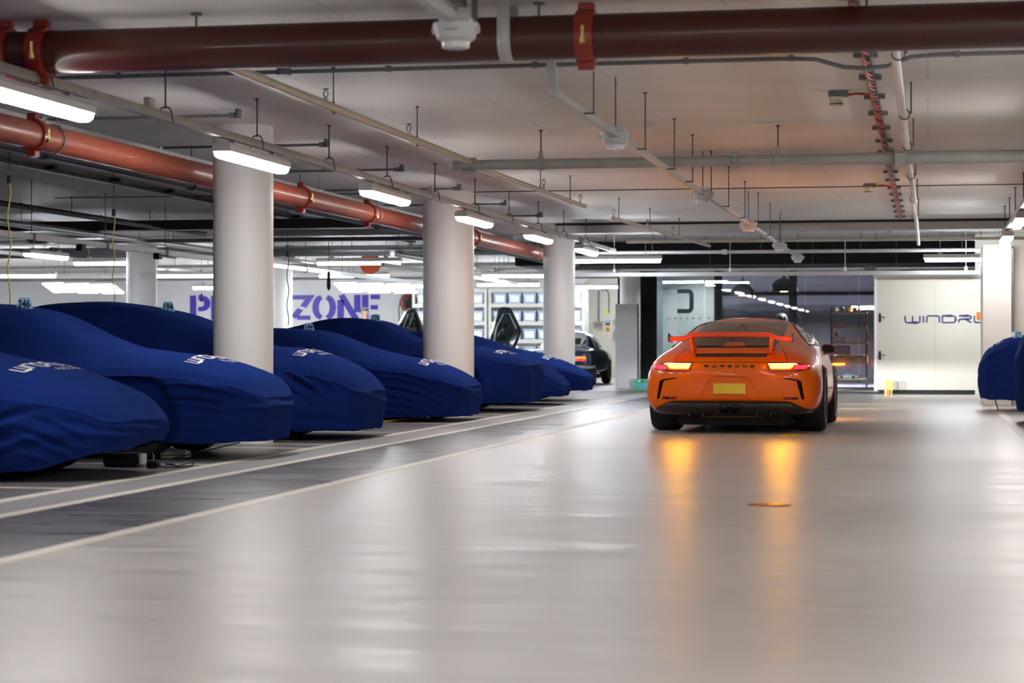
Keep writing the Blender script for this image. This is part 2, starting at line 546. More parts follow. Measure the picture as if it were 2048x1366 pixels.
# wide rounded stroke letters in a unit box (w, strokes)
q = 0.22
LET = {
    'W': (1.15, [[(0, 1)] + [(0.04, 0.3)] + arc(0.24, 0.2, 0.2, 0.2, 180, 270) + [(0.95, 0)] + arc(0.95, 0.2, 0.2, 0.2, 270, 360) + [(1.15, 1)], [(0.60, 0), (0.60, 1)]]),
    'I': (0.06, [[(0.03, 0), (0.03, 1)]]),
    'N': (0.95, [[(0, 0), (0, 0.75)] + arc(0.22, 0.78, 0.22, 0.22, 180, 90) + [(0.7, 1)] + arc(0.73, 0.78, 0.22, 0.22, 90, 0) + [(0.95, 0)]]),
    'D': (1.0, [[(0, 0), (0, 1), (0.7, 1)] + arc(0.7, 0.7, 0.3, 0.3, 90, 0) + [(1.0, 0.3)] + arc(0.7, 0.3, 0.3, 0.3, 0, -90) + [(0, 0)]]),
    'R': (0.95, [[(0, 1), (0.75, 1)] + arc(0.75, 0.76, 0.2, 0.24, 90, -90) + [(0.25, 0.52), (0.02, 0.4), (0, 0)], [(0.5, 0.52), (0.95, 0)]]),
    'U': (0.95, [[(0, 1), (0, 0.25)] + arc(0.22, 0.22, 0.22, 0.22, 180, 270) + [(0.7, 0)] + arc(0.73, 0.22, 0.22, 0.22, 270, 360) + [(0.95, 1)]]),
    'S': (0.9, [[(0.9, 1), (0.2, 1)] + arc(0.2, 0.76, 0.2, 0.24, 90, 270) + [(0.7, 0.52)] + arc(0.7, 0.26, 0.2, 0.26, 90, -90) + [(0, 0)]]),
    'H': (0.9, [[(0, 0), (0, 1)], [(0.9, 0), (0.9, 1)], [(0, 0.5), (0.9, 0.5)]]),
    'P': (0.95, [[(0, 0), (0, 1), (0.75, 1)] + arc(0.75, 0.72, 0.2, 0.28, 90, -90) + [(0, 0.44)]]),
    'O': (1.0, [[(0.5, 1)] + arc(0.78, 0.78, 0.22, 0.22, 90, 0) + arc(0.78, 0.22, 0.22, 0.22, 0, -90) + arc(0.22, 0.22, 0.22, 0.22, 270, 180) + arc(0.22, 0.78, 0.22, 0.22, 180, 90) + [(0.5, 1)]]),
    'C': (0.95, [[(0.95, 1), (0.25, 1)] + arc(0.22, 0.78, 0.22, 0.22, 90, 180) + arc(0.22, 0.22, 0.22, 0.22, 180, 270) + [(0.95, 0)]]),
    'E': (0.9, [[(0.9, 1), (0, 1), (0, 0), (0.9, 0)], [(0, 0.5), (0.85, 0.5)]]),
}
# thicker stencil letters with their gaps (polylines drawn with a wide stroke)
STEN = {
    'P': (0.62, [[(0.1, 0), (0.1, 1)], [(0.26, 0.91), (0.38, 0.91)] + arc(0.38, 0.68, 0.16, 0.23, 90, -90) + [(0.26, 0.45)]]),
    'R': (0.66, [[(0.1, 0), (0.1, 1)], [(0.26, 0.91), (0.38, 0.91)] + arc(0.38, 0.70, 0.16, 0.21, 90, -90) + [(0.30, 0.49), (0.40, 0.40), (0.52, 0.1), (0.62, 0.02)]]),
    'E': (0.56, [[(0.1, 0), (0.1, 1)], [(0.26, 0.91), (0.54, 0.91)], [(0.26, 0.5), (0.48, 0.5)], [(0.26, 0.09), (0.54, 0.09)]]),
    'Z': (0.62, [[(0.02, 0.91), (0.58, 0.91), (0.38, 0.52)], [(0.30, 0.44), (0.08, 0.09)], [(0.2, 0.09), (0.60, 0.09)]]),
    'O': (0.72, [arc(0.30, 0.5, 0.2, 0.41, 95, 265, 14), arc(0.42, 0.5, 0.2, 0.41, 85, -85, 14)]),
    'N': (0.70, [[(0.1, 0), (0.1, 0.80)], [(0.12, 1.0), (0.56, 0.02)], [(0.60, 0.30), (0.60, 1)]]),
    ' ': (0.45, []),
}


def stroke_text(word, h, wx, gap, sw, font=LET, spread=None):
    """-> (verts2d, faces) centred on x, baseline 0; wx = width factor"""
    vs = []; fs = []; x = 0
    for ch in word:
        w, st = font[ch]
        for pl in st:
            v, f = ribbon2d([(x + a * wx * h, b * h) for a, b in pl], sw)
            o = len(vs)
            vs += [tuple(p) for p in v]; fs += [tuple(i + o for i in q_) for q_ in f]
        x += (w * wx + gap) * h
    tot = x - gap * h
    return [(a - tot / 2, b) for a, b in vs], fs, tot


def flat_print(vs, fs, o, ux, uy, n, th=0.003):
    """flat lettering with a little thickness; o origin, ux/uy plane axes, n outward normal"""
    mb = MB()
    o = Vector(o); ux = Vector(ux); uy = Vector(uy); n = Vector(n)
    mb.add([o + ux * a + uy * b + n * th for a, b in vs], fs)
    return mb


def vec_noise(x, y, z):
    return noise.noise(Vector((x, y, z)))


# ------------------------------------------------------------------ setting: floor, ceiling, walls
CEIL = 2.98
FY0, FY1 = -14, 62

floor_me = bpy.data.meshes.new('floor')
xs = [-34, -5.385, -4.86, -3.84, 10]
vv = []; ff = []
for i in range(4):
    o_ = len(vv)
    vv += [(xs[i], FY0, 0), (xs[i + 1], FY0, 0), (xs[i + 1], 41.5, 0), (xs[i], 41.5, 0)]
    ff.append((o_, o_ + 1, o_ + 2, o_ + 3))
o_ = len(vv)
vv += [(-34, 41.5, 0), (10, 41.5, 0), (10, FY1, 0), (-34, FY1, 0)]
ff.append((o_, o_ + 1, o_ + 2, o_ + 3))
floor_me.from_pydata(vv, [], ff)
for m_ in (M_bay, M_walk, M_dark, M_lane):
    floor_me.materials.append(m_)
for i, p in enumerate(floor_me.polygons):
    p.material_index = [0, 1, 2, 3, 3][i]
floor = bpy.data.objects.new('floor', floor_me)
COL.objects.link(floor)
tag(floor, 'glossy pale grey resin floor of the car park', kind='structure')
ORG['floor'] = (0, 0, 0)


def slab(x0, x1, y0, y1, z=0.0015):
    return MB().box(((x0 + x1) / 2, (y0 + y1) / 2, z / 2), (x1 - x0, y1 - y0, z))


for x0, x1, y1 in ((-3.945, -3.84, 31.5), (-4.96, -4.86, 34.5), (-5.44, -5.33, 31.5)):
    slab(x0, x1, -8, y1).build('painted_line', M_line, floor, smooth=0)
slab(0.91, 1.01, 8, 32.2).build('painted_line', M_line, floor, smooth=0)
for y in (10.05, 12.7, 15.4, 18.0, 18.75, 21.45, 24.0, 26.3, 27.2, 30.2, 32.7, 35.3):
    slab(-10.4, -5.44, y - 0.04, y + 0.04).build('painted_line', M_line, floor, smooth=0)
for x, y in ((-4.38, 12.75), (-4.43, 14.1), (-4.42, 15.4), (-4.42, 21.4), (-4.4, 22.7), (-4.4, 23.9)):
    MB().lathe([(0.30, 0.0), (0.30, 0.0012), (0.0005, 0.0013)], (x, y, 0), n=32).build('floor_patch', mat('charcoal_patch_resin', (0.045, 0.045, 0.06), 0.42, var=0.3, vscale=40), floor, smooth=0)
# yellow lane marks beside the orange car
mk = MB(); mk.prism([(-1.52, 21.3, 0.001), (-1.32, 21.3, 0.001), (-1.24, 21.9, 0.001), (-1.44, 21.9, 0.001)], (0, 0, -0.001), (0, 0, 0.0008))
mk.build('yellow_mark', M_yel, floor, smooth=0)
mk = MB(); mk.box((-0.9, 33.0, 0.001), (1.3, 0.16, 0.0015)); mk.build('yellow_mark', M_yel, floor, smooth=0)
mk = MB(); mk.box((-0.95, 30.6, 0.001), (1.2, 0.13, 0.0015), rz=0.0); mk.build('yellow_mark', M_yel, floor, smooth=0)
mk = MB(); mk.box((-1.0, 28.6, 0.001), (1.1, 0.13, 0.0015), rz=0.9); mk.build('yellow_mark', M_yel, floor, smooth=0)
mk = MB(); mk.box((0.1, 37.9, 0.001), (1.5, 0.14, 0.0015)); mk.build('yellow_mark', M_yel, floor, smooth=0)
MB().lathe([(0.125, 0.0), (0.125, 0.004), (0.10, 0.006), (0.001, 0.006)], (-0.90, 12.2, 0), n=32).build('drain_cover', M_copper, label='small round copper cover set in the bare lane floor', cat='cover')

cl = MB().box((-12, 24, CEIL + 0.15), (44, 76, 0.3))
cl.build('ceiling', M_ceil, kind='structure', label='pale painted concrete car park ceiling')
beam = MB().box((-12, 35.4, CEIL - 0.085), (44, 0.55, 0.17))
beam.build('ceiling_beam', mat('beam_paint', (0.44, 0.43, 0.42), 0.55, var=0.05), kind='structure', label='shallow grey downstand beam across the ceiling before the showroom')
MB().box((-1.2, 43.0, 2.74), (14.0, 2.6, 0.46)).build('ceiling_soffit', M_black, kind='structure', label='black soffit above the showroom glass')
MB().box((-34, 24, CEIL / 2), (0.2, 76, CEIL)).build('wall_left', M_grey, kind='structure')
MB().box((10, 24, CEIL / 2), (0.2, 76, CEIL)).build('wall_right', M_grey, kind='structure')
MB().box((-12, -14, CEIL / 2), (44, 0.2, CEIL)).build('wall_behind', M_wall, kind='structure')
wb = MB().box((-20.5, 57.1, CEIL / 2), (27, 0.2, CEIL)).build('wall_back', M_wall, kind='structure', label='white back wall of the workshop with big indigo letters')
MB().box((-7.6, 56.9, CEIL / 2), (3.1, 0.25, CEIL)).build('wall_back_panel', M_cream, kind='structure', label='cream wall panel behind the navy saloon')
v, f, tw = stroke_text('PREP ZONE', 0.70, 0.92, 0.03, 0.125, STEN)
sc_ = 5.62 / tw
flat_print([(a * sc_, b) for a, b in v], f, (-17.85, 56.99, 1.61), (1, 0, 0), (0, 0, 1), (0, -1, 0), 0.006).build('wall_lettering', M_purple, wb, smooth=0)

# showroom at the end of the lane
MB().box((-6.22, 44.0, 0.885), (0.46, 0.5, 1.77)).build('wall_stub', M_wall, kind='structure', label='low white boxed panel left of the showroom glass')
MB().box((1.5, 39.62, 1.5), (1.3, 0.12, 3.0)).build('wall_door_side', M_cream, kind='structure')
MB().box((-2.5, 50.0, 1.5), (9.6, 0.2, 3.0)).build('wall_showroom', M_black, kind='structure')
MB().box((2.4, 47.0, 1.5), (0.2, 6.0, 3.0)).build('wall_showroom_right', M_black, kind='structure')
MB().box((-6.1, 47.6, 1.5), (0.2, 5.0, 3.0)).build('wall_showroom_left', mat('dim_wall', (0.35, 0.40, 0.42), 0.6), kind='structure')
win = thing('window_1', 'tall frameless showroom glass across the end of the lane', None, (-2.6, 44.0, 0), kind='structure')
MB().box((-5.78, 44.02, 1.25), (0.34, 0.10, 2.5)).build('black_panel', M_black, win)
for x0, x1 in ((-5.6, -4.62), (-4.58, -3.62), (-3.58, -2.52), (-2.48, -1.42), (-1.38, 0.2), (0.24, 2.2)):
    MB().box(((x0 + x1) / 2, 44.0, 1.26), (x1 - x0, 0.012, 2.48)).build('pane', M_pane, win)
MB().box((-1.6, 44.0, 0.02), (8.2, 0.07, 0.04)).build('floor_track', M_blackm, win)
MB().box((-1.6, 44.0, 2.50), (8.2, 0.08, 0.06)).build('head_track', M_blackm, win)
for x in (-4.35, -2.78):
    MB().box((x, 44.4, 1.25), (0.16, 0.16, 2.5)).build('mullion', M_blackm, win)
for x in (-5.35, -5.22, -5.09, -4.96, -4.83, -4.70, -4.5, -4.40):
    for z in (1.47, 0.88):
        MB().box((x, 43.99, z), (0.035, 0.006, 0.035)).build('glass_dot', M_frost, win)
v, f, tw = stroke_text('C', 0.42, 0.75, 0, 0.09)
flat_print([(-a, b) for a, b in v], f, (-5.02, 43.985, 1.62), (1, 0, 0), (0, 0, 1), (0, -1, 0), 0.002).build('glass_letter', mat('grey_glass_letter', (0.12, 0.20, 0.23), 0.5), win)
MB().box((-5.1, 46.0, 1.5), (1.25, 0.06, 3.0)).build('partition', mat('pale_translucent_screen', (0.74, 0.82, 0.83), 0.5, var=0.05), label='pale screen standing behind the left showroom glass', cat='screen')

slab(-6.0, 2.3, 44.1, 49.9, 0.004).build('floor_showroom', mat('showroom_floor', (0.05, 0.045, 0.07), 0.5, var=0.1), kind='structure')
mural = MB().box((-3.15, 49.886, 1.5), (5.1, 0.03, 2.75))
mural.build('wall_mural', M_mural, label='grey landscape mural of misty hills on showroom wall', cat='mural')
MB().box((-3.15, 49.845, 2.12), (5.2, 0.06, 0.08)).build('picture_rail', M_blackm, label='black horizontal rail crossing the upper part of the mural', cat='rail')

# white sliding door with logo
door = thing('door_1', 'wide white showroom door with navy lettering', None, (0, 39.6, 0), kind='structure')
MB().box((-0.40, 39.6, 1.12), (1.068, 0.09, 2.08), ch=0.006).build('door_leaf', M_cream, door)
MB().box((0.67, 39.6, 1.12), (1.068, 0.09, 2.08), ch=0.006).build('door_leaf', M_cream, door)
MB().box((-0.955, 39.58, 1.13), (0.05, 0.13, 2.14), ch=0.004).build('door_edge', M_white, door)
MB().box((0.1, 39.6, 2.19), (2.2, 0.12, 0.06)).build('door_head', M_white, door)
MB().box((0.15, 39.6, 0.04), (2.1, 0.05, 0.06)).build('door_gap_strip', M_under, door)  # black strip put in for the dark gap under the door
for z in (1.42, 0.72):
    h_ = MB().box((-0.875, 39.545, z), (0.035, 0.02, 0.16), ch=0.004).build('handle', M_blackm, door)
    MB().cyl((-0.875, 39.54, z + 0.02), (-0.875, 39.50, z + 0.02), 0.011).cyl((-0.875, 39.50, z + 0.02), (-0.775, 39.50, z - 0.005), 0.009).build('lever', M_blackm, h_)
v, f, tw = stroke_text('WINDRUSH', 0.125, 1.9, 0.45, 0.025)
x_left = -0.42
flat_print(v, f, (x_left + tw / 2, 39.55, 1.325), (1, 0, 0), (0, 0, 1), (0, -1, 0), 0.003).build('door_lettering', M_logo, door, smooth=0)
MB().box((0.945, 39.545, 1.445), (0.14, 0.006, 0.14)).build('logo_square', M_osq, door)
# right-hand boxed pier with its wall
pier = MB().box((1.02, 33.1, 1.21), (0.42, 1.4, 2.42), ch=0.006)
pier.build('wall_pier', M_pierw, kind='structure', label='white boxed pier right of the lettered door')
MB().box((2.6, 33.4, 1.21), (2.7, 1.3, 2.42)).build('wall_pier_return', M_cream, kind='structure')
pc = MB().tube([(1.25, 32.36, 2.36), (1.25, 32.36, 1.1)], 0.012)
pcw = pc.build('conduit', M_cond, label='thin grey conduit running down the white pier on the right', cat='conduit')
MB().box((1.25, 32.35, 1.05), (0.07, 0.05, 0.12), ch=0.006).build('socket_box', M_elight, pcw)

# ------------------------------------------------------------------ columns
COLS = ((-6.34, 18.95, 0.283, 'nearest round white column, between the two front covered cars'),
        (-6.34, 27.6, 0.345, 'thick round white column behind the covered car tagged 144'),
        (-6.34, 36.25, 0.277, 'round white column beside the navy saloon'),
        (-6.25, 44.9, 0.27, 'round grey column behind the low white boxed panel'),
        (-14.2, 36.6, 0.278, 'round column behind the covered car tagged 246'),
        (-14.2, 45.0, 0.278, 'round column half hidden behind the nearest white column'))
for x, y, r, lb in COLS:
    c = MB().lathe([(r, 0), (r, 0.9), (r, 2.0), (r, CEIL)], (x, y, 0), n=64)
    c.build('column', M_white, kind='structure', label=lb)

# ------------------------------------------------------------------ battens
def make_batten(led, name='batten_light', L=1.62, wires=False):
    t = thing(name, 'x', 'light')
    hw = 0.075
    pr = [(-0.05, 0.075), (-hw, 0.045), (-hw, 0.0), (hw, 0.0), (hw, 0.045), (0.05, 0.075)]
    MB().prism([(x, 0, z) for x, z in pr], (0, -L / 2, 0), (0, L / 2, 0)).build('housing', M_ledbody, t, smooth=0, local=True)
    pd = [(-hw + 0.004, 0.0), (-hw + 0.012, -0.035), (-0.035, -0.055), (0.035, -0.055), (hw - 0.012, -0.035), (hw - 0.004, 0.0)]
    MB().prism([(x, 0, z) for x, z in pd], (0, -L / 2 + 0.03, 0), (0, L / 2 - 0.03, 0)).build('diffuser', led, t, smooth=0, local=True)
    for s_ in (-1, 1):
        MB().box((0, s_ * L * 0.32, 0.088), (0.05, 0.08, 0.03)).build('mounting_clip', M_galv, t, local=True)
        if wires:
            MB().cyl((0, s_ * L * 0.32, 0.09), (0, s_ * L * 0.32, 0.53), 0.006, 6).build('hanger_wire', M_galv, t, local=True)
    return t


ORD = ['nearest', 'second', 'third', 'fourth', 'fifth', 'sixth', 'seventh', 'eighth', 'ninth', 'tenth', 'eleventh', 'twelfth', 'thirteenth', 'fourteenth', 'fifteenth']
bat = make_batten(M_led)
batc = make_batten(M_ledc, wires=True)
first = {'w': True, 'c': True}


def place_batten(loc, rz, label, group, cool=False):
    k = 'c' if cool else 'w'
    src = batc if cool else bat
    if first[k]:
        first[k] = False
        src.location = loc; src.rotation_euler = (0, 0, rz); src['label'] = label
        if group: src['group'] = group
        return src
    return dup(src, loc, rz, label, group)


ROWL = [12.35, 16.7, 21.05, 25.4, 29.75, 34.1]
for i, y in enumerate(ROWL):
    place_batten((-5.5, y, 2.46), 0, f'white batten light under the left steel rail, {ORD[i]} from the camera', 'batten lights under the left steel rail')
for i, y in enumerate((8.0, 3.65, -0.7, -5.0, -9.4)):
    place_batten((-5.5, y, 2.46), 0, f'batten light of the left rail out of the frame, {ORD[i]} before the lens', 'batten lights under the left steel rail')
for i, y in enumerate((31.4, 27.0)):
    place_batten((1.12, y, 2.46), 0, ['white batten light hanging over the white pier on the right', 'white batten light at the right edge, before the one over the pier'][i], 'batten lights of the right row')
for i, y in enumerate((18.35, 14.0, 9.65, 5.3, 0.95, -3.4, -7.7)):
    place_batten((1.12, y, 2.46), 0, f'batten light of the right row beyond the frame, {ORD[i]} from the pier', 'batten lights of the right row')
TR = [(-14.8, 36.8, 2.45, 'cross batten light behind the round column over tag 246', 1),
      (-10.34, 37.6, 2.45, 'cross batten light hanging before the orange disc', 1),
      (-5.5, 37.5, 2.42, 'cross batten light beside the end of the left steel rail', 1),
      (0.73, 38.1, 2.43, 'cross batten light partly hidden by the white pier above the door', 0),
      (-19.6, 43.3, 2.45, 'cross batten light at the far left edge above tag 246', 1),
      (-16.2, 44.0, 2.45, 'cross batten light above the letters PR on the back wall', 1),
      (-12.4, 44.7, 2.45, 'cross batten light below the orange disc above the letters ZONE', 1),
      (-8.86, 45.4, 2.45, 'thin cross batten light above the bright one before the rack', 1),
      (-10.4, 52.0, 2.43, 'bright cross batten light right in front of the storage rack', 1),
      (-8.3, 54.6, 2.45, 'cross batten light above the navy saloon', 1),
      (-13.2, 53.0, 2.45, 'far cross batten light above the red hose reel', 1),
      (-27.0, 52.0, 2.45, 'added fill batten light beyond the left picture edge near the back wall', 1),  # unseen batten added to brighten the far left wall
      (-26.0, 46.0, 2.45, 'added fill batten light beyond the left picture edge in the workshop', 1),  # second unseen batten added for the pale far left
      (-18.5, 53.5, 2.45, 'far cross batten light above the letters PREP', 1)]
for x, y, z, lb, c_ in TR:
    place_batten((x, y, 2.45), R(90), lb, 'cross batten lights of the workshop', True)
place_batten((-14.8, 33.7, 2.45), 0, 'lengthwise batten light at the upper left over tag 246', None, True)
for i, (x, y) in enumerate(((-2.2, 3.0), (4.2, 3.0), (-2.2, -2.5), (4.2, -2.5), (2.2, -8), (5.6, -8))):
    place_batten((x, y, 2.45), R(90), f'cross batten light overhead out of the frame, {ORD[i]} of those near the lens', 'cross batten lights near the lens', False)

# prep-zone light panels: two rows of three tilted panels
M_panel = mat('panel_glow', (0.9, 0.9, 0.9), 0.4, emit=(0.86, 0.94, 1.0), estr=42)
for k, (x0, y0) in enumerate(((-21.2, 49.0), (-14.0, 50.0))):
    for i in range(3):
        t = thing('light_panel', ['first', 'second', 'third'][i] + ' tilted light panel from the left ' + ('above tag 246' if k == 0 else 'before the letters ZONE'), 'light', (x0 + i * 0.70, y0 - 0.12 * i, 2.33 - 0.02 * i), 0, ['tilted light panels at the far left', 'tilted light panels before the letters ZONE'][k])
        a_ = R(-20)
        t.rotation_euler = (a_, 0, R(-8))
        MB().box((0, 0, 0.02), (0.62, 0.62, 0.04), ch=0.004).build('frame', M_ledbody, t, local=True)
        MB().box((0, 0, -0.006), (0.57, 0.57, 0.012)).build('glow_panel', M_panel, t, local=True)
        MB().cyl((0, 0, 0.04), (0, -0.235, 0.655), 0.006, 6).build('hanger_rod', M_galv, t, local=True)

# ------------------------------------------------------------------ rails, trunking, pipes
def rods(parent, pts, z0, z1=CEIL, r=0.007, m=None, plate=True):
    for x, y in pts:
        b = MB().cyl((x, y, z0), (x, y, z1), r, 6)
        if plate:
            b.cyl((x, y, z1 - 0.012), (x, y, z1), r * 2.6, 8)
        b.build('hanger_rod', m or M_rod, parent)


rail = thing('lighting_rail', 'long grey steel rail carrying the left row of batten lights', 'rail', (-5.5, 18.5, 2.57))
MB().box((-5.5, 16.3, 2.60), (0.062, 34.0, 0.062)).build('channel', M_galv, rail)
MB().box((-5.5, 35.4, 2.595), (0.06, 3.6, 0.06)).build('channel', M_ledbody, rail)
MB().box((-5.5, 33.35, 2.60), (0.09, 0.25, 0.09)).build('joiner', M_rod, rail)
RY = [12.5 + 2.15 * i for i in range(12)]
rods(rail, [(-5.5, y) for y in RY], 2.66)
for y in RY:
    MB().tube([(-5.56, y, 2.56), (-5.545, y, 2.64), (-5.53, y, 2.665), (-5.5, y, 2.675), (-5.47, y, 2.665), (-5.455, y, 2.64), (-5.44, y, 2.56)], 0.006, 6).build('clip', M_rod, rail)
for y in (14.3, 23.0, 31.2):
    MB().box((-5.49, y, 2.665), (0.05, 0.10, 0.07), ch=0.004).build('junction_box', M_elight, rail)

railr = thing('lighting_rail', 'short stretch of grey steel rail over the pier on the right', 'rail', (1.12, 22, 2.57))
MB().box((1.12, 14.0, 2.60), (0.062, 37.0, 0.062)).build('channel', M_galv, railr)
rods(railr, [(1.12, y) for y in (13, 15.2, 17.4, 19.6, 22.6, 24.2, 25.8, 28.2, 30.2, 32)], 2.62)
rail2 = thing('power_rail', 'pale power rail over the rear of the covered cars, carrying hanging cables', 'rail', (-11.0, 28, 2.2))
MB().box((-11.0, 30.5, 2.27), (0.075, 34.0, 0.075)).build('channel', M_trunk, rail2)
rods(rail2, [(-11.0, y) for y in (20, 22.3, 24.6, 27, 29.3, 31.7, 34, 36.4, 38.8)], 2.31, r=0.006)
for y in (20, 22.3, 24.6, 27, 29.3, 31.7, 34, 36.4):
    MB().box((-11.0, y, 2.27), (0.10, 0.06, 0.10)).build('clamp', M_rod, rail2)
for y, rr in ((26.0, 1), (28.8, 1), (33.0, 1)):
    MB().box((-10.93, y, 2.20), (0.09, 0.14, 0.09), ch=0.008).build('socket_box', M_blackm, rail2)
rail3 = thing('cable_rail', 'white rail running back behind the thick column at workshop height', 'rail', (-9.2, 41, 2.3))
MB().box((-9.2, 41, 2.30), (0.07, 12, 0.07)).build('channel', M_trunk, rail3)
rods(rail3, [(-9.2, y) for y in (36, 39, 42, 45)], 2.33, r=0.006)

# yellow / black cables hanging to the chargers of covered cars
for x, y, z0, z1, m_, lb in ((-7.9, 17.2, 2.36, 1.27, M_ycable, 'yellow cable hanging beside tag 246 at the far left'),
                             (-8.3, 20.6, 2.28, 1.36, M_ycable, 'yellow cable hanging in front of the round column at the back left'),
                             (-8.5, 25.9, 2.25, 1.1, M_bcable, 'black plug cable hanging just right of the nearest column'),
                             (-9.0, 28.9, 2.2, 1.2, M_bcable, 'thin black cable hanging before the letters ZONE')):
    pts = [(x + 0.012 * math.sin(k * 1.3), y + 0.012 * math.cos(k), z0 + (z1 - z0) * k / 12) for k in range(13)]
    c_ = thing('hanging_cable', lb, 'cable', (x, y, z1))
    MB().tube(pts, 0.007, 6).build('cord', m_, c_)
    MB().cyl((x, y, z0 - 0.02), (x, y, z0 + 0.05), 0.02, 8).build('plug', M_blackm, c_)
    MB().cyl((x, y, z0 + 0.05), (x, y, CEIL), 0.005, 6).build('suspension_wire', M_rod, c_)
pl = thing('pendant_switch', 'black pull switch hanging before the letters ZONE', 'switch', (-10.6, 36.5, 1.9))
MB().lathe([(0.015, 0), (0.035, 0.05), (0.035, 0.28), (0.015, 0.34)], (-10.6, 36.5, 1.9), n=12).build('grip', M_blackm, pl)
MB().cyl((-10.6, 36.5, 2.22), (-10.6, 36.5, CEIL), 0.006, 6).build('cord', M_bcable, pl)

# lens-type emergency lights and their trunking
TX = -2.35
tr = thing('cable_trunking', 'light grey trunking linking the round emergency lights along the ceiling', 'trunking', (TX, 24, 2.5))
MB().box((TX, 5.2, 2.575), (0.055, 10.4, 0.05)).build('channel', M_trunk, tr)
MB().box((TX, 26.5, 2.535), (0.05, 26.6, 0.04)).build('channel', M_trunk, tr)
MB().prism([(TX - .028, 13.22, 2.52), (TX + .028, 13.22, 2.52), (TX + .028, 12.98, 2.97), (TX - .028, 12.98, 2.97)], (0, 0, 0), (0, 0.05, 0)).build('riser', M_trunk, tr)
rods(tr, [(TX + 0.09, y) for y in (14.3, 17.0, 19.0, 20.5, 22.3, 24.3, 26.5, 28.6, 30.8, 33)], 2.52, r=0.006)
for y in (14.3, 17.0, 19.0, 20.5, 22.3, 24.3, 26.5, 28.6, 30.8, 33):
    MB().box((TX + 0.05, y, 2.52), (0.10, 0.02, 0.012)).build('cleat', M_rod, tr)


def make_elight():
    t = thing('emergency_light', 'x', 'light')
    MB().lathe([(0.072, -0.085), (0.098, -0.065), (0.112, -0.01), (0.117, 0.0), (0.117, 0.010), (0.07, 0.014)], n=28).build('body', M_elight, t, local=True)
    MB().lathe([(0.066, -0.115), (0.070, -0.110), (0.072, -0.08), (0.04, -0.075)], n=24).build('lens', M_lens, t, local=True)
    MB().box((0, 0, 0.030), (0.15, 0.16, 0.045), ch=0.01).build('gland_box', M_elight, t, local=True)
    MB().box((0.0, -0.108, -0.032), (0.07, 0.006, 0.004)).build('maker_strip', M_cond, t, local=True)
    for s_ in (-1, 1):
        MB().box((s_ * 0.112, 0, -0.02), (0.02, 0.04, 0.04), ch=0.004).build('side_clip', M_elight, t, local=True)
    MB().cyl((0, 0, 0.04), (0, 0, 0.44), 0.006, 6).build('hanger_rod', M_rod, t, local=True)
    return t


el = make_elight()
for i, y in enumerate((10.4, 15.95, 22.3, 28.1, 34.1, 38.9)):
    lb = ['round grey emergency light in front of the big red pipe'] + [f'round grey emergency light on the trunking, {ORD[k]} from the camera' for k in range(1, 6)]
    z_ = 2.545 if i == 0 else 2.54
    if i == 0:
        el.location = (TX, y, z_); el['label'] = lb[0]; el['group'] = 'emergency lights on the trunking'
    else:
        dup(el, (TX, y, z_), 0, lb[i], 'emergency lights on the trunking')


def coupling(parent, c, r, axis, m=M_coup):
    """grooved pipe coupling: ring with two bolt pads"""
    w = 0.055
    pr = [(r * 0.98, -w), (r * 1.18, -w), (r * 1.22, -w * 0.5), (r * 1.22, w * 0.5), (r * 1.18, w), (r * 0.98, w)]
    k = MB().lathe(pr, c, axis, 32)
    d = Vector((0, -1, 0)) if axis == 'X' else Vector((1, 0, 0))
    for s_ in (-1, 1):
        p = Vector(c) + Vector((0, 0, s_ * r * 1.25))
        k.box(p, (0.10, 0.07, 0.07) if axis == 'X' else (0.07, 0.10, 0.07), ch=0.008)
    o = k.build('coupling', m, parent)
    p = Vector(c) + d * (r * 1.2) 
    MB().cyl(p + Vector((0, 0, -0.035)), p + Vector((0, 0, 0.045)), 0.012, 8).cyl(p + Vector((0, 0, -0.06)), p + Vector((0, 0, -0.03)), 0.02, 6).build('bolt', M_brass, o)
    return o


RP = 0.134
big = thing('fire_main', 'big dark red pipe crossing the ceiling at the top', 'pipe', (-2, 12.39, 2.6))
MB().cyl((-5.45, 12.39, 2.765), (6, 12.39, 2.765), RP, 40).build('pipe', M_red, big)
# elbow that turns the main away at its left end
eb = [(-5.45, 12.39, 2.765)] + [(-5.75 - 0.3 * math.sin(R(a)) * 1.0, 12.39 + 0.3 - 0.3 * math.cos(R(a)), 2.765) for a in range(0, 91, 15)] + [(-6.05, 13.6, 2.765)]
MB().tube(eb, RP, 32).build('elbow', M_red, big)
coupling(big, (-2.0, 12.39, 2.765), RP, 'X')
coupling(big, (-5.47, 12.39, 2.765), RP, 'X')
coupling(big, (-5.72, 12.39, 2.765), RP * 1.02, 'X')
for x in (-4.45, -2.29, -0.35, 1.5):
    MB().cyl((x, 12.39, 2.89), (x, 12.39, CEIL), 0.008, 8).cyl((x, 12.39, CEIL - 0.012), (x, 12.39, CEIL), 0.035, 12).build('hanger_rod', M_rod, big)
st = MB()
gp = []
for a in range(-100, 101, 10):
    ca, sa = math.cos(R(a)), math.sin(R(a))
    gp.append(((RP + 0.006) * sa, -(RP + 0.006) * ca))
gp = [(-RP - 0.006, 0.22)] + gp + [(RP + 0.006, 0.22)]
g = []
for dy, dz in gp:
    g.append([(-2.52, 12.39 + dy, 2.765 + dz), (-2.44, 12.39 + dy, 2.765 + dz)])
st.grid(g)
sto = st.build('strap', M_trunk, big)
md = sto.modifiers.new('thick', 'SOLIDIFY'); md.thickness = 0.004
MB().box((-2.55, 11.2, 2.86), (0.05, 0.5, 0.10)).box((-2.47, 11.4, 2.84), (0.03, 0.03, 0.28)).build('bracket', M_rod, big)

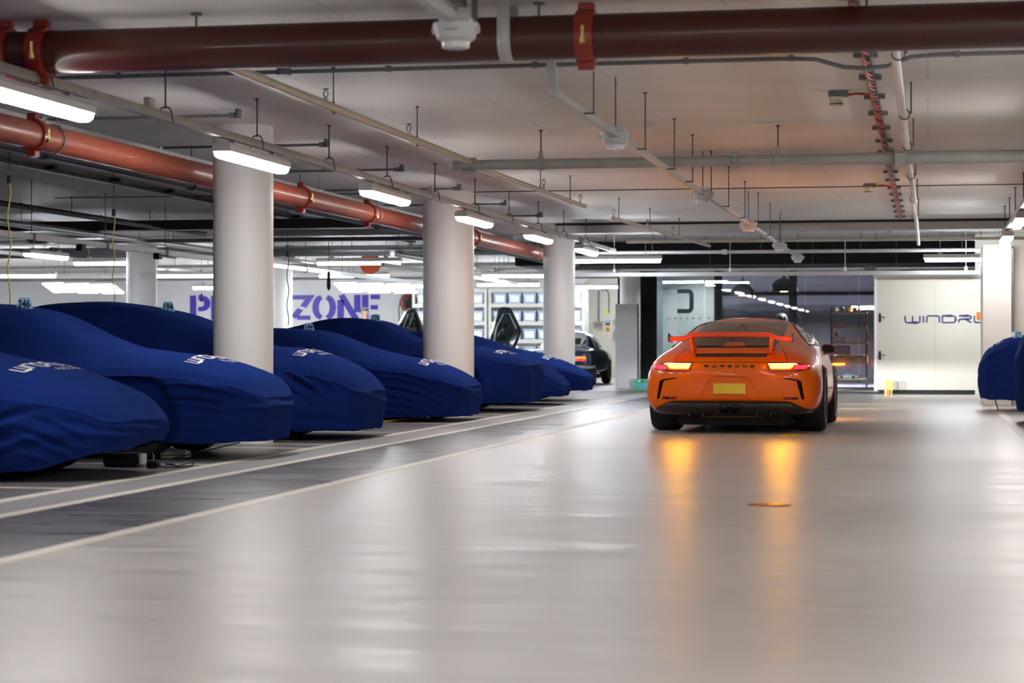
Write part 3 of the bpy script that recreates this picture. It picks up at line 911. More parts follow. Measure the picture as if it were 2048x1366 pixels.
RP2 = 0.108
p2 = thing('red_pipe', 'orange red pipe running back past the round columns', 'pipe', (-6.85, 24, 2.45))
MB().cyl((-6.85, 6, 2.56), (-6.85, 41, 2.56), RP2, 32).build('pipe', M_red2, p2)
for y in (15.35, 22.5, 25.3, 31.5, 39.0):
    coupling(p2, (-6.85, y, 2.56), RP2, 'Y')
for y in (15.7, 21.0, 25.6, 31.2, 36.6):
    b_ = MB().tube([(-6.85 + 0.118 * math.cos(R(a)), y, 2.56 + 0.118 * math.sin(R(a))) for a in range(-30, 211, 15)] , 0.007, 6)
    b_.tube([(-6.85 + 0.118 * math.cos(R(30)), y, 2.62), (-6.85, y, 2.80), (-6.85 - 0.118 * math.cos(R(30)), y, 2.62)], 0.007, 6)
    b_.tube([(-6.85 + 0.118 * math.cos(R(a)), y, 2.56 + 0.118 * math.sin(R(a))) for a in range(200, 341, 15)], 0.007, 6)
    b_.build('clevis', M_galv, p2)
    MB().cyl((-6.85, y, 2.79), (-6.85, y, CEIL), 0.006, 6).build('hanger_rod', M_rod, p2)
p3 = thing('drain_pipe', 'slate grey pipe running alongside below the orange red pipe', 'pipe', (-7.5, 24, 2.5))
MB().cyl((-7.45, 6, 2.585), (-7.45, 41.5, 2.585), 0.058, 20).build('pipe', mat('slate_pipe', (0.12, 0.125, 0.14), 0.45, var=0.1), p3)
for y in (13.2, 16.9, 20.6, 24.4, 28, 32):
    MB().lathe([(0.056, -0.04), (0.072, -0.04), (0.072, 0.04), (0.056, 0.04)], (-7.45, y, 2.585), 'Y', 16).cyl((-7.45, y, 2.64), (-7.45, y, CEIL), 0.006, 6).build('clamp', M_rod, p3)
cr_ = thing('support_channel', 'thin galvanised channel above the orange red pipe', 'rail', (-7.2, 22, 2.75))
MB().box((-7.2, 22, 2.77), (0.04, 32, 0.04)).build('channel', M_galv, cr_)
for y in (13.6, 16.3, 19, 21.7, 24.4, 27.1):
    MB().cyl((-7.2, y, 2.75), (-7.2, y, CEIL), 0.005, 6).box((-7.2, y, 2.80), (0.05, 0.08, 0.02)).build('hanger_rod', M_galv, cr_)

lt = thing('cable_tray', 'dark cable tray with clamps on the left ceiling behind the red pipe', 'tray', (-9.9, 24, 2.9))
MB().box((-9.9, 23, 2.93), (0.10, 34, 0.05)).build('tray', M_rod, lt)
for y in [13 + 1.9 * i for i in range(12)]:
    MB().box((-9.9, y, 2.945), (0.28, 0.10, 0.045)).build('clamp', M_blackm, lt)

# sage-grey transverse pipe
gpz = 2.655
g1 = thing('cross_pipe', 'sage grey pipe crossing the ceiling level with the second emergency light', 'pipe', (-1, 19.8, 2.6))
MB().cyl((-4.32, 19.8, gpz), (-0.55, 19.8, gpz), 0.05, 20).cyl((-0.55, 19.8, gpz), (-0.38, 19.8, gpz), 0.05, 20, r1=0.06).cyl((-0.38, 19.8, gpz), (6, 19.8, gpz), 0.06, 20).build('pipe', M_gpipe, g1)
for x in (-3.64, -1.38, 1.2):
    MB().cyl((x, 19.8, 2.72), (x, 19.8, CEIL), 0.007, 8).cyl((x, 19.8, CEIL - 0.012), (x, 19.8, CEIL), 0.02, 8).build('hanger_rod', M_rod, g1)
    MB().lathe([(0.052, -0.03), (0.062, -0.03), (0.062, 0.03), (0.052, 0.03)], (x, 19.8, gpz), 'X', 20).cyl((x, 19.8, 2.70), (x, 19.8, 2.78), 0.022, 8).build('clamp', M_gpipe, g1)
MB().lathe([(0.052, -0.02), (0.068, -0.02), (0.068, 0.02), (0.052, 0.02)], (-1.78, 19.8, gpz), 'X', 20).box((-1.78, 19.74, gpz + 0.06), (0.07, 0.03, 0.05)).box((-1.78, 19.74, gpz - 0.06), (0.05, 0.03, 0.04)).build('coupling', M_gpipe, g1)
MB().lathe([(0.05, -0.09), (0.075, -0.08), (0.075, 0.06), (0.05, 0.08)], (-4.34, 19.8, gpz), 'X', 20).cyl((-4.5, 19.8, gpz), (-4.42, 19.8, gpz), 0.05, 16).box((-4.34, 19.72, gpz - 0.08), (0.16, 0.03, 0.03)).build('tee', M_gpipe, g1)
MB().box((-0.25, 19.72, gpz - 0.02), (0.10, 0.05, 0.12)).build('tee', M_gpipe, g1)


def sprinkler(parent, x, y, z):
    o = MB().cyl((x, y, z), (x, y, z + 0.05), 0.014, 8).build('sprinkler_head', M_spr, parent)
    MB().tube([(x - 0.012, y, z + 0.05), (x - 0.018, y, z + 0.075), (x, y, z + 0.10), (x + 0.018, y, z + 0.075), (x + 0.012, y, z + 0.05)], 0.004, 5).lathe([(0.003, 0.098), (0.024, 0.102), (0.024, 0.106), (0.003, 0.107)], (x, y, z), n=10).build('deflector', M_blackm, o)


def ring_hanger(parent, x, y, z, r):
    MB().tube([(x, y + r * math.cos(R(a)), z + r * math.sin(R(a)) + 0.01) for a in range(0, 360, 30)], 0.005, 5, closed=True).cyl((x, y, z + r), (x, y, CEIL), 0.006, 6).cyl((x, y, CEIL - 0.012), (x, y, CEIL), 0.016, 8).build('hanger_rod', M_rod, parent)


s1 = thing('sprinkler_pipe', 'beige sprinkler pipe running back from the big red pipe to mid ceiling', 'pipe', (-4.32, 19, 2.6))
MB().cyl((-4.32, 12.6, 2.68), (-4.32, 19.7, 2.68), 0.032, 16).cyl((-4.32, 19.9, 2.655), (-4.22, 26.0, 2.655), 0.026, 16).build('pipe', M_spr, s1)
for y in (15.0, 17.6, 23.2, 25.2):
    ring_hanger(s1, -4.32 + (0.05 if y > 20 else 0), y, 2.67, 0.045)
for y in (14.8, 17.3, 23.4, 25.95):
    sprinkler(s1, -4.32 + (0.05 if y > 20 else 0), y, 2.69)
s2 = thing('sprinkler_pipe', 'beige sprinkler pipe ending near the showroom, beyond the first one', 'pipe', (-4.2, 34, 2.6))
MB().cyl((-4.28, 28.8, 2.675), (-3.78, 37.0, 2.66), 0.027, 16).build('pipe', M_spr, s2)
for y in (29.2, 31.5, 34):
    ring_hanger(s2, -4.28 + (y - 28.8) * 0.061, y, 2.67, 0.04)
for y in (28.85, 31.3, 33.4, 36.6):
    sprinkler(s2, -4.28 + (y - 28.8) * 0.061, y, 2.69)

wp = thing('white_pipe', 'silvery white pipe running back beside the red-cabled tray', 'pipe', (-0.19, 24, 2.68))
MB().tube([(-0.20, 12.55, 2.76), (-0.20, 14.0, 2.74), (-0.19, 19.8, 2.73), (-0.17, 25.5, 2.72), (-0.16, 26.6, 2.70)], 0.031, 16).tube([(-0.19, 26.3, 2.76), (-0.18, 27.4, 2.66), (-0.16, 30, 2.66), (-0.16, 36.6, 2.64)], 0.028, 14).build('pipe', M_wpipe, wp)
for y in (13.2, 16.7, 19.4, 22.8, 26.5, 30):
    MB().tube([(-0.18 + 0.04 * math.cos(R(a)), y, 2.725 + 0.04 * math.sin(R(a))) for a in range(0, 360, 30)], 0.005, 5, closed=True).build('ring_clip', M_rod, wp)
    MB().cyl((-0.13, y, 2.73), (-0.13, y, CEIL), 0.006, 6).build('hanger_rod', M_rod, wp)

ct = thing('cable_tray', 'narrow ceiling tray with twisted red cables, on the right', 'tray', (-0.43, 22, 2.92))
MB().box((-0.43, 21, 2.955), (0.065, 27, 0.02)).build('tray', mat('tray_brown', (0.20, 0.15, 0.12), 0.5, metal=0.2), ct)
for y in [8.6 + 1.27 * i for i in range(21)]:
    MB().box((-0.43, y, 2.957), (0.17, 0.07, 0.03)).build('cross_bar', M_cond, ct)
for ph, m_ in ((0, M_rcable), (2.1, M_rcable), (4.2, M_bcable)):
    MB().tube([(-0.43 + 0.022 * math.cos(y * 9 + ph), y, 2.925 + 0.012 * math.sin(y * 9 + ph)) for y in [8 + 0.12 * i for i in range(217)]], 0.009, 5).build('twisted_cable', m_, ct)

for i, (x, y) in enumerate(((-0.73, 17.2), (-0.75, 27.2), (-0.66, 37.0))):
    t = thing('smoke_detector', 'cream smoke detector on a red cable, ' + ['nearest one', 'middle one', 'furthest one, beyond the beam'][i], 'detector', (x, y, 2.86), 0, 'smoke detectors beside the red-cabled tray')
    MB().box((x + 0.02, y, 2.955), (0.16, 0.10, 0.05), ch=0.006).build('back_box', M_cond, t)
    MB().lathe([(0.035, 2.855), (0.052, 2.862), (0.056, 2.90), (0.058, 2.93), (0.03, 2.931)], (x, y, 0), n=24).build('sensor', mat('cream_plastic', (0.66, 0.62, 0.46), 0.45), t)
    MB().lathe([(0.054, 2.868), (0.0545, 2.876)], (x, y, 0), n=24).build('vent_ring', M_blackm, t)
    MB().tube([(x + 0.09, y, 2.945), (x + 0.15, y, 2.955), (x + 0.22, y, 2.95), (x + 0.27, y - 0.05, 2.935), (-0.43, y - 0.1, 2.94)], 0.010, 6).build('cable', M_rcable, t)

cd = thing('conduit', 'dark grey conduit crossing the ceiling just behind the big red pipe', 'conduit', (-2.0, 15.0, 2.9))
MB().tube([(-10, 15.0, 2.955), (-0.95, 15.0, 2.955), (-0.78, 15.0, 2.945), (-0.58, 15.0, 2.885), (-0.43, 15.0, 2.872), (-0.28, 15.0, 2.885), (-0.12, 15.0, 2.945), (0.05, 15.0, 2.955), (6, 15.0, 2.955)], 0.016, 10).build('tube', M_cond, cd)
for x in (-8.2, -7.1, -6, -5, -3.9, -2.8, -1.7, -0.95, 0.2, 1.3):
    MB().box((x, 15.0, 2.958), (0.035, 0.05, 0.044)).build('saddle', M_cond, cd)
MB().lathe([(0.055, 2.93), (0.055, 2.98)], (-4.7, 15.0, 0), n=16).build('junction_box', M_cond, cd)
MB().tube([(-14, 14.6, 2.95), (-6.1, 14.6, 2.95)], 0.018, 8).build('conduit', M_cond, label='short dark conduit end at the upper left behind the red pipe', cat='conduit')
for i, y in enumerate((17.5, 20.25, 23.3, 26.3, 29.3, 32.1)):
    t = thing('conduit', f'grey conduit stub with end box above the left rail, {ORD[i]} from the camera', 'conduit', (-6.5, y, 2.9), 0, 'conduit stubs above the left rail')
    MB().cyl((-8.6 if i != 0 else -7.9, y, 2.925), (-5.93, y, 2.925), 0.014, 8).build('tube', M_cond, t)
    MB().cyl((-5.9, y, 2.90), (-5.9, y, CEIL), 0.028, 12).lathe([(0.02, -0.05), (0.026, -0.05), (0.026, 0.0), (0.02, 0.0)], (-5.93, y, 2.925), 'X', 10).build('end_box', M_cond, t)
MB().cyl((-12, 27.6, 2.972), (8, 27.6, 2.972), 0.006, 6).build('ceiling_cable', M_bcable, label='thin black cable line crossing the mid ceiling', cat='cable')
MB().cyl((-6.2, 35.1, 2.955), (8, 35.1, 2.955), 0.018, 8).build('conduit', M_blackm, label='black conduit along the top of the grey ceiling beam', cat='conduit')

# pipes before the showroom glass
t = thing('height_bar', 'long white bar hung on rods in front of the showroom glass', 'bar', (-2.7, 39.2, 2.18))
MB().box((-2.8, 39.2, 2.235), (7.5, 0.06, 0.075), ch=0.005).build('bar', M_trunk, t)
for x in (-5.8, -3.62, -1.5, 0.68):
    MB().cyl((x, 39.2, 2.27), (x, 39.2, CEIL), 0.006, 6).lathe([(0.02, 2.27), (0.035, 2.29), (0.03, 2.33), (0.008, 2.36)], (x, 39.2, 0), n=10).build('hanger_rod', M_white, t)
t = thing('cross_pipe', 'pale cross pipe with a square box, above the hung white bar', 'pipe', (-2.5, 38.6, 2.58))
MB().cyl((-6.0, 38.6, 2.62), (1.2, 38.6, 2.62), 0.032, 14).build('pipe', M_wpipe, t)
MB().box((-3.66, 38.55, 2.62), (0.09, 0.07, 0.09)).build('junction_box', M_elight, t)
rods(t, [(x, 38.6) for x in (-5, -3, -1.2, 0.6)], 2.64, r=0.006)
t = thing('cross_pipe', 'thin beige cross pipe along the dark soffit', 'pipe', (-2.5, 37.2, 2.7))
MB().cyl((-5.3, 37.3, 2.76), (6, 37.3, 2.76), 0.03, 14).build('pipe', M_spr, t)
rods(t, [(x, 37.3) for x in (-4.6, -2.6, -0.9, 0.9)], 2.78, r=0.006)
t = thing('cross_pipe', 'pinkish cross pipe just above the hung white bar', 'pipe', (-2.5, 41.2, 2.3))
MB().cyl((-6.0, 41.2, 2.39), (1.2, 41.2, 2.39), 0.026, 12).build('pipe', M_wpipe, t)
rods(t, [(x, 41.2) for x in (-4.2, -2.2, -0.6)], 2.41, r=0.006)
MB().box((-1.1, 41.15, 2.37), (0.20, 0.10, 0.14), ch=0.01).build('valve_box', M_rod, t)

# dark services over the left side
t = thing('ventilation_duct', 'dark grey duct crossing the left ceiling behind the nearest column', 'duct', (-14, 31, 2.7))
MB().box((-14.6, 31.2, 2.785), (15.5, 0.35, 0.15), ch=0.012).build('duct', mat('duct_dark', (0.06, 0.062, 0.066), 0.5, var=0.1), t)
for x in (-20, -17.5, -15, -12.5, -10, -8):
    MB().box((x, 31.2, 2.80), (0.06, 0.40, 0.19)).build('flange', M_rod, t)
t = thing('ventilation_duct', 'long grey duct crossing further back behind the thick column', 'duct', (-14, 40, 2.6))
MB().box((-14.4, 40.3, 2.78), (15.5, 0.4, 0.20), ch=0.012).build('duct', mat('duct_mid', (0.15, 0.155, 0.165), 0.5, var=0.1), t)
for x in (-20, -17.5, -15, -12.5, -10, -8):
    MB().box((x, 40.3, 2.78), (0.06, 0.45, 0.24)).build('flange', M_rod, t)
for i, (y, z, r, m_, lb) in enumerate(((33.4, 2.66, 0.03, M_cond, 'thin dark cross pipe over the left bays'), (38.4, 2.70, 0.05, M_rod, 'black cross pipe passing in front of the orange disc'),
                                      (42.5, 2.58, 0.04, M_wpipe, 'pale cross pipe before the workshop ceiling'), (46.8, 2.55, 0.05, M_trunk, 'white cross bar of the workshop ceiling'),
                                      (48.6, 2.50, 0.035, M_cond, 'dark cross pipe deep in the workshop'), (35.0, 2.74, 0.04, M_galv, 'bright cross pipe beside the grey beam at left'))):
    t = thing('cross_pipe', lb, 'pipe', (-14, y, z - r))
    MB().cyl((-24, y, z), (-6.9 if y < 44 else -6.5, y, z), r, 12).build('pipe', m_, t)
    rods(t, [(x, y) for x in (-21 + i * 0.3, -18, -15.5 + i * 0.25, -13, -10.5 - i * 0.2, -8.5)], z + r, r=0.006)
for i, (x, y0, y1, z, r, m_, lb) in enumerate(((-11.7, 20, 33, 2.74, 0.04, M_blackm, 'black sprinkler pipe over the far left bays'), (-12.9, 24, 44, 2.66, 0.05, M_galv, 'steel pipe running back over the far left bays'),
                                              (-16.5, 30, 48, 2.6, 0.045, M_trunk, 'pale pipe running back left of the orange disc'), (-9.8, 38, 52, 2.62, 0.05, M_galv, 'steel pipe running back right of the orange disc'))):
    t = thing('service_pipe', lb, 'pipe', (x, (y0 + y1) / 2, z - r))
    MB().cyl((x, y0, z), (x, y1, z), r, 12).build('pipe', m_, t)
    rods(t, [(x, y0 + 1.5 + k * 3) for k in range(int((y1 - y0 - 1) / 3))], z + r, r=0.006)
t = thing('hanging_disc', 'flat orange disc hanging from the workshop ceiling', 'sign', (-10.9, 41.3, 2.2))
MB().lathe([(0.22, -0.01), (0.225, 0.0), (0.22, 0.01)], (-11.2, 41.6, 2.58), 'Y', 40).build('disc', M_odisc, t)
MB().cyl((-11.2, 41.6, 2.79), (-11.2, 41.6, CEIL), 0.006, 6).build('hanger_rod', M_rod, t)

# ------------------------------------------------------------------ covered cars
def tri_bvh(vs, fs):
    return BVHTree.FromPolygons([Vector(v) for v in vs], [tuple(f) for f in fs])


def covered_car(label, Xn, Yc, prof, hem, seed, L=4.45, w=0.92, d=1, belt=0.86, crown=0.20, exp=4.6, tagno=None, tagpos=None,
                logo=None, ripples=(), dents=True, cabw=(0.36, 0.84), hem_lift=None, group='covered cars in the left row', lip=None, arch=0.06, bumper=False, tag_label=None):
    """cloth draped over a car; nose at Xn pointing to +X (d=1) or -X (d=-1)"""
    a = L / 2
    t0 = thing('covered_car', label, 'car', (Xn - d * a, Yc, 0), 0, group)
    NO, NR, NS = 380, 26, 46

    def H(u, y):      # u forward, nose at 0
        t = max(0.0, -u)
        p = interp(prof, t)
        zs = min(p, belt)
        body = zs - crown * min(zs, 0.8) * (abs(y) / w) ** 2.6
        c = 1 - sstep(cabw[0], cabw[1], abs(y))
        z = body + max(0.0, p - belt) * c
        z += 0.010 * vec_noise(u * 1.3 + seed, y * 2.6, seed * 3.1)
        z += 0.006 * vec_noise(u * 2.2 + y * 3 + seed, y * 6 - u * 1.5, seed * 1.7)
        return z
    outl = []
    for i in range(NO):
        th = 2 * math.pi * i / NO
        c, s_ = math.cos(th), math.sin(th)
        x = -a + a * math.copysign(abs(c) ** (2 / exp), c)
        y = w * math.copysign(abs(s_) ** (2 / exp), s_)
        outl.append((x, y))
    # even spacing along the outline
    def resample(pts, n):
        P = [Vector(p) for p in pts] + [Vector(pts[0])]
        d_ = [0]
        for i in range(len(P) - 1): d_.append(d_[-1] + (P[i + 1] - P[i]).length)
        out = []; j = 0
        for i in range(n):
            q_ = d_[-1] * i / n
            while d_[j + 1] < q_: j += 1
            f_ = (q_ - d_[j]) / max(1e-9, d_[j + 1] - d_[j])
            out.append(tuple(P[j].lerp(P[j + 1], f_)))
        return out
    outl = resample(outl, NO)
    rows = []
    for k in range(NR):
        r = 1 - (1 - k / (NR - 1)) ** 1.6
        row = []
        for (ox, oy) in outl:
            mx = max(-L + 0.8, min(-0.8, ox)); my = 0.0
            x = mx + (ox - mx) * r; y = my + (oy - my) * r
            z = H(x, y)
            z -= 0.030 * sstep(0.86, 1.0, r) ** 2
            row.append([x, y, z])
        rows.append(row)
    edge = rows[-1]
    cen = [Vector((0, 0))] * NO
    for k in range(1, NS + 1):
        f = k / NS
        row = []
        for i, (ex, ey, ez) in enumerate(edge):
            px, py = outl[i - 1]; nx_, ny_ = outl[(i + 1) % NO]
            n = Vector((ny_ - py, -(nx_ - px)))
            n.normalize()
            if n.dot(Vector((ex + a, ey))) < 0: n = -n
            hz = hem + 0.018 * vec_noise(ex * 1.7, ey * 2.1, seed) + 0.01 * vec_noise(ex * 6, ey * 6, seed + 3)
            if hem_lift: hz += hem_lift(ex, ey)
            z = ez + (hz - ez) * f
            off = 0.022 * math.sin(min(1, f * 1.25) * math.pi * 0.5) - 0.05 * f ** 2
            # hanging folds that grow towards the hem
            arcp = ex * n.y - ey * n.x
            off += (0.003 + 0.028 * f ** 1.6) * vec_noise(arcp * 4.5 + seed * 5, f * 0.8, seed)
            off += 0.010 * vec_noise(arcp * 2.2 + f * 5, f * 3.2 + seed, seed * 2.3)
            if dents:
                for wx in (-0.98, -L + 0.95):
                    rr = math.hypot(ex - wx, z - 0.33)
                    if abs(ey) > w * 0.8:
                        off -= (arch if wx > -2 else 0.03) * (1 - sstep(0.34, 0.40, rr))
                        off += 0.018 * math.exp(-((rr - 0.43) / 0.05) ** 2)
            if lip:
                off += 0.018 * math.exp(-((z - lip) / 0.03) ** 2) * sstep(-0.75, -0.25, ex)
            for (rx, side, rz, rad, amp, lam, tilt) in ripples:
                if side * ey > 0 or abs(side) < 0.5:
                    g = math.exp(-((ex - rx) / rad) ** 2 - ((z - rz) / (rad * 0.6)) ** 2)
                    ph = (z + tilt * (ex - rx) + 0.5 * (ex - rx) ** 2) * 2 * math.pi / lam
                    off += amp * g * (math.sin(ph) + 0.4 * math.sin(ph * 1.7 + 1))
            row.append([ex + n.x * off, ey + n.y * off, z])
        rows.append(row)
    cx, cy = Xn, Yc
    W = lambda p: (cx + d * p[0], cy + p[1], p[2])
    mb = MB()
    mb.grid([[W(p) for p in row] for row in rows], closed=True)
    # close the spine seam (ring 0 is a doubled line along the spine)
    me_o = mb.build('cover', M_cover, t0, smooth=48)
    bm = bmesh.new(); bm.from_mesh(me_o.data)
    bmesh.ops.remove_doubles(bm, verts=bm.verts, dist=0.0008)
    bm.to_mesh(me_o.data); bm.free()
    bvh = tri_bvh(mb.v, mb.f)
    # what shows below the hem
    for wx in (-0.98, -L + 0.95):
        for s_ in (-1, 1):
            pr = [(0.18, -0.11), (0.29, -0.115), (0.315, -0.095), (0.322, -0.05), (0.322, 0.05), (0.315, 0.095), (0.29, 0.115), (0.18, 0.11)]
            MB().lathe(pr, (cx + d * wx, cy + s_ * 0.60, 0.322), 'Y', 28).build('wheel', M_tyre, t0)
    MB().box((cx - d * a, cy, 0.27), (L - 0.5, 1.1, 0.22), ch=0.05).build('underbody', M_under, t0)  # black box added to keep the gap below the hem dark

    if bumper:
        plan = [(-0.10, -0.45), (-0.30, -0.70), (-0.75, -0.80), (-1.30, -0.82), (-1.30, 0.82), (-0.75, 0.80), (-0.30, 0.70), (-0.10, 0.45)]
        bm_ = MB()
        bm_.grid([[(cx + d * (x * (1 if z > 0.15 else 1.02) - (0.04 if z < 0.15 else 0)), cy + y * (1 if z > 0.15 else 0.94), z) for x, y in plan] for z in (0.12, 0.20, 0.30, 0.44)], closed=True)
        bm_.build('lower_bumper', M_grb, t0)

    def on_cover(x, y):
        h_ = bvh.ray_cast(Vector((x, y, 3)), Vector((0, 0, -1)))
        return h_[0], h_[1]
    if logo:
        lx, ly, lw, rot = logo
        sv, sf, tw_ = stroke_text('WINDRUSH', 1, 1.05, 0.22, 0.15)
        k_ = lw / tw_
        tv, tf = text_geo('P A S S I O N', 0.36)
        for vs2, fs2, oy in ((sv, sf, 0.0), (tv, tf, -0.95)):
            wid = max(p[0] for p in vs2) - min(p[0] for p in vs2)
            kk = k_ if oy == 0 else lw * 0.46 / wid
            pts = []
            for (p0, p1) in vs2:
                qx = p0 * kk + (lw * 0.14 if oy else 0); qy = (p1 * kk if oy else p1 * k_) + oy * k_
                c_, s2 = math.cos(rot), math.sin(rot)
                gx, gy = lx + qx * c_ - qy * s2, ly + qx * s2 + qy * c_
                co, nn = on_cover(gx, gy)
                if co is None: co, nn = Vector((gx, gy, 0.6)), Vector((0, 0, 1))
                if nn.z < 0: nn = -nn
                pts.append(co + nn * 0.006)
            pm = MB(); pm.add(pts, fs2)
            pm.build('cover_print', M_print, t0, smooth=0)
    if tagno:
        tx, ty = tagpos
        co, nn = on_cover(tx, ty)
        zb = (co.z if co else 1.1) - 0.015
        tg = thing('number_tag', f'pale blue roof tag {tagno} on the covered car ' + tag_label, 'tag', (tx, ty, zb), R(8) * d, 'number tags on the covered cars')
        sl = -0.0
        poly = [(-0.068, 0, 0), (0.068, 0, 0), (0.042, 0, 0.10), (-0.042, 0, 0.10)]
        pb = MB()
        pb.prism([(x, -0.028 + 0.10 * 0 + z * 0.22, z) for x, _, z in poly], (0, 0, 0), (0, 0.004, 0))
        pb.prism([(x, 0.028 - z * 0.22, z) for x, _, z in poly], (0, -0.004, 0), (0, 0, 0))
        pb.build('plate', M_tag, tg, smooth=0, local=True)
        tv, tf = text_geo(tagno, 0.088, 0.0022)
        ky = 1.05
        fm = MB(); fm.add([(p[0] * 0.80, -0.030 + (0.018 + p[1] * ky) * 0.22 - 0.0015, 0.018 + p[1] * ky) for p in tv], tf)
        fm.build('digits', M_ink, tg, smooth=0, local=True)
    return t0, bvh


covered_car('covered sports car at the left edge of the picture, only its nose showing', -5.56, 11.33,
            [(0, .50), (.1, .57), (.3, .68), (.6, .76), (1.1, .83), (1.5, .92), (2.2, 1.18), (2.8, 1.24), (3.5, 1.15), (4.4, .85)], 0.16, 11)
covered_car('nearest well seen covered sports car, its low nose over the black charger', -5.40, 14.0,
            [(0, .435), (.06, .47), (.2, .60), (.4, .69), (.6, .755), (.85, .805), (1.1, .85), (1.5, .95), (2.0, 1.12), (2.6, 1.20), (3.4, 1.12), (4.4, .85)],
            0.12, 3, dents=False, logo=(-6.08, 13.95, 0.95, R(90)), ripples=((-0.85, -1, 0.36, 0.30, 0.032, 0.13, -0.55), (-0.35, -1, 0.28, 0.2, 0.012, 0.10, 0.5)), crown=0.26,
            hem_lift=lambda x, y: 0.11 * sstep(-0.55, -0.05, x) - 0.05 * sstep(0.2, -0.9, y))
covered_car('covered sports car wearing tag 246, its nose crossing in front of the nearest column', -5.27, 16.7,
            [(0, .52), (.05, .57), (.15, .665), (.34, .745), (.6, .82), (1.0, .867), (1.3, .913), (1.6, 1.02), (1.88, 1.15), (2.1, 1.22), (2.6, 1.27), (3.3, 1.2), (4.4, .85)],
            0.14, 5, arch=0.11, lip=0.42, tag_label='left of the nearest column', tagno='246', tagpos=(-7.44, 16.5), logo=(-5.80, 16.65, 0.95, R(90)),
            ripples=((-0.47, -1, 0.54, 0.27, 0.024, 0.085, 0.10),), exp=4.0)
covered_car('covered high-roofed supercar wearing tag 194, its nose just right of the nearest column', -5.37, 20.15,
            [(0, .505), (.22, .70), (.5, .825), (.77, .885), (1.03, .905), (1.35, 1.0), (1.72, 1.15), (2.1, 1.265), (2.6, 1.345), (3.0, 1.36), (3.5, 1.30), (4.5, .95)],
            0.09, 8, bumper=True, tag_label='partly behind the nearest column', tagno='194', tagpos=(-7.48, 20.0), logo=(-5.96, 20.05, 0.88, R(90)),
            ripples=((-0.48, -1, 0.62, 0.26, 0.048, 0.14, 0.75),), hem_lift=lambda x, y: 0.30 * sstep(-0.55, -0.85, x) * sstep(-0.5, -0.9, y), crown=0.24)
covered_car('covered low sports car with tag 144, its long nose in front of the thick column', -5.43, 25.1,
            [(0, .455), (.12, .53), (.3, .63), (.6, .735), (.92, .79), (1.38, .90), (1.63, 1.0), (1.9, 1.09), (2.4, 1.125), (3, 1.10), (4.4, .80)],
            0.06, 13, tag_label='with its nose before the thick column', tagno='144', tagpos=(-7.5, 24.95), logo=(-5.92, 25.0, 0.88, R(90)),
            ripples=((-0.75, -1, 0.52, 0.5, 0.024, 0.10, 0.16),), dents=False)
covered_car('covered classic car with tag 176, square nose just right of the thick column', -5.37, 28.9,
            [(0, .675), (.1, .72), (.45, .82), (.87, .90), (1.3, .925), (1.6, .97), (1.9, 1.09), (2.13, 1.22), (2.4, 1.28), (2.9, 1.285), (3.5, 1.17), (4.3, .95)],
            0.12, 17, tag_label='right behind the thick column', tagno='176', tagpos=(-7.66, 28.75), logo=(-5.78, 28.8, 0.85, R(90)), exp=6, crown=0.12)
covered_car('covered sports car with rounded low nose, second right of the thick column', -5.45, 31.9,
            [(0, .33), (.1, .42), (.25, .54), (.45, .66), (.8, .80), (1.45, 1.05), (2.2, 1.12), (3, 1.1), (4.4, .8)], 0.13, 21, exp=3.6)
covered_car('furthest covered sports car of the left row, before the column beside the saloon', -5.46, 34.3,
            [(0, .43), (.3, .57), (.6, .69), (.9, .78), (1.3, .86), (2.0, 1.08), (2.6, 1.14), (3.3, 1.08), (4.4, .8)], 0.17, 25,
            logo=(-6.10, 34.2, 0.85, R(90)), ripples=((-0.6, -1, 0.5, 0.3, 0.02, 0.12, 0.6),), exp=3.6)
covered_car('covered car on the right with a tall rounded nose in front of the white pier', 0.70, 30.2,
            [(0, .66), (.08, .80), (.18, .90), (.36, 1.0), (.6, 1.05), (1.2, 1.15), (2.0, 1.28), (2.8, 1.25), (3.6, 1.1), (4.4, .9)], 0.17, 31, d=-1,
            tagno='27', tagpos=(1.22, 29.8), logo=(0.93, 30.1, 0.70, R(-90)), exp=3.4, crown=0.16, belt=1.02, group='covered cars on the right', dents=False,
            tag_label='before the white pier')
covered_car('covered car cut by the right picture edge, nearest on that side', 1.02, 25.7,
            [(0, .78), (.06, .95), (.12, 1.05), (.25, 1.12), (.6, 1.2), (1.2, 1.25), (2.0, 1.28), (2.8, 1.25), (3.6, 1.1), (4.4, .9)], 0.14, 37, d=-1, belt=1.0,
            exp=4.2, crown=0.06, group='covered cars on the right', dents=False)

# chargers and leads on the floor
t = thing('battery_charger', 'black battery charger box on the floor under the nose of the nearest covered car', 'charger', (-5.63, 15.05, 0))
MB().box((-5.63, 15.05, 0.055), (0.28, 0.16, 0.10), ch=0.012).build('case', M_blackm, t)
t.location.x -= 0.35
MB().box((-5.48, 15.05, 0.06), (0.02, 0.12, 0.08), ch=0.004).build('end_plate', M_elight, t)
MB().cyl((-5.70, 15.02, 0.125), (-5.58, 15.02, 0.125), 0.012, 8).build('clamp', M_coup, t)
t = thing('battery_charger', 'grey rounded charger lying behind the black one on the floor', 'charger', (-5.42, 15.7, 0))
MB().box((-5.43, 15.72, 0.045), (0.26, 0.12, 0.07), ch=0.03).build('case', mat('olive_grey_plastic', (0.28, 0.28, 0.22), 0.4), t)
t.location.x -= 0.55; t.location.y += 0.40
MB().cyl((-5.31, 15.68, 0.045), (-5.28, 15.68, 0.045), 0.03, 12).build('end_cap', M_elight, t)
t = thing('plug_adapter', 'black plug block on the floor in front of the chargers', 'plug', (-5.36, 14.82, 0))
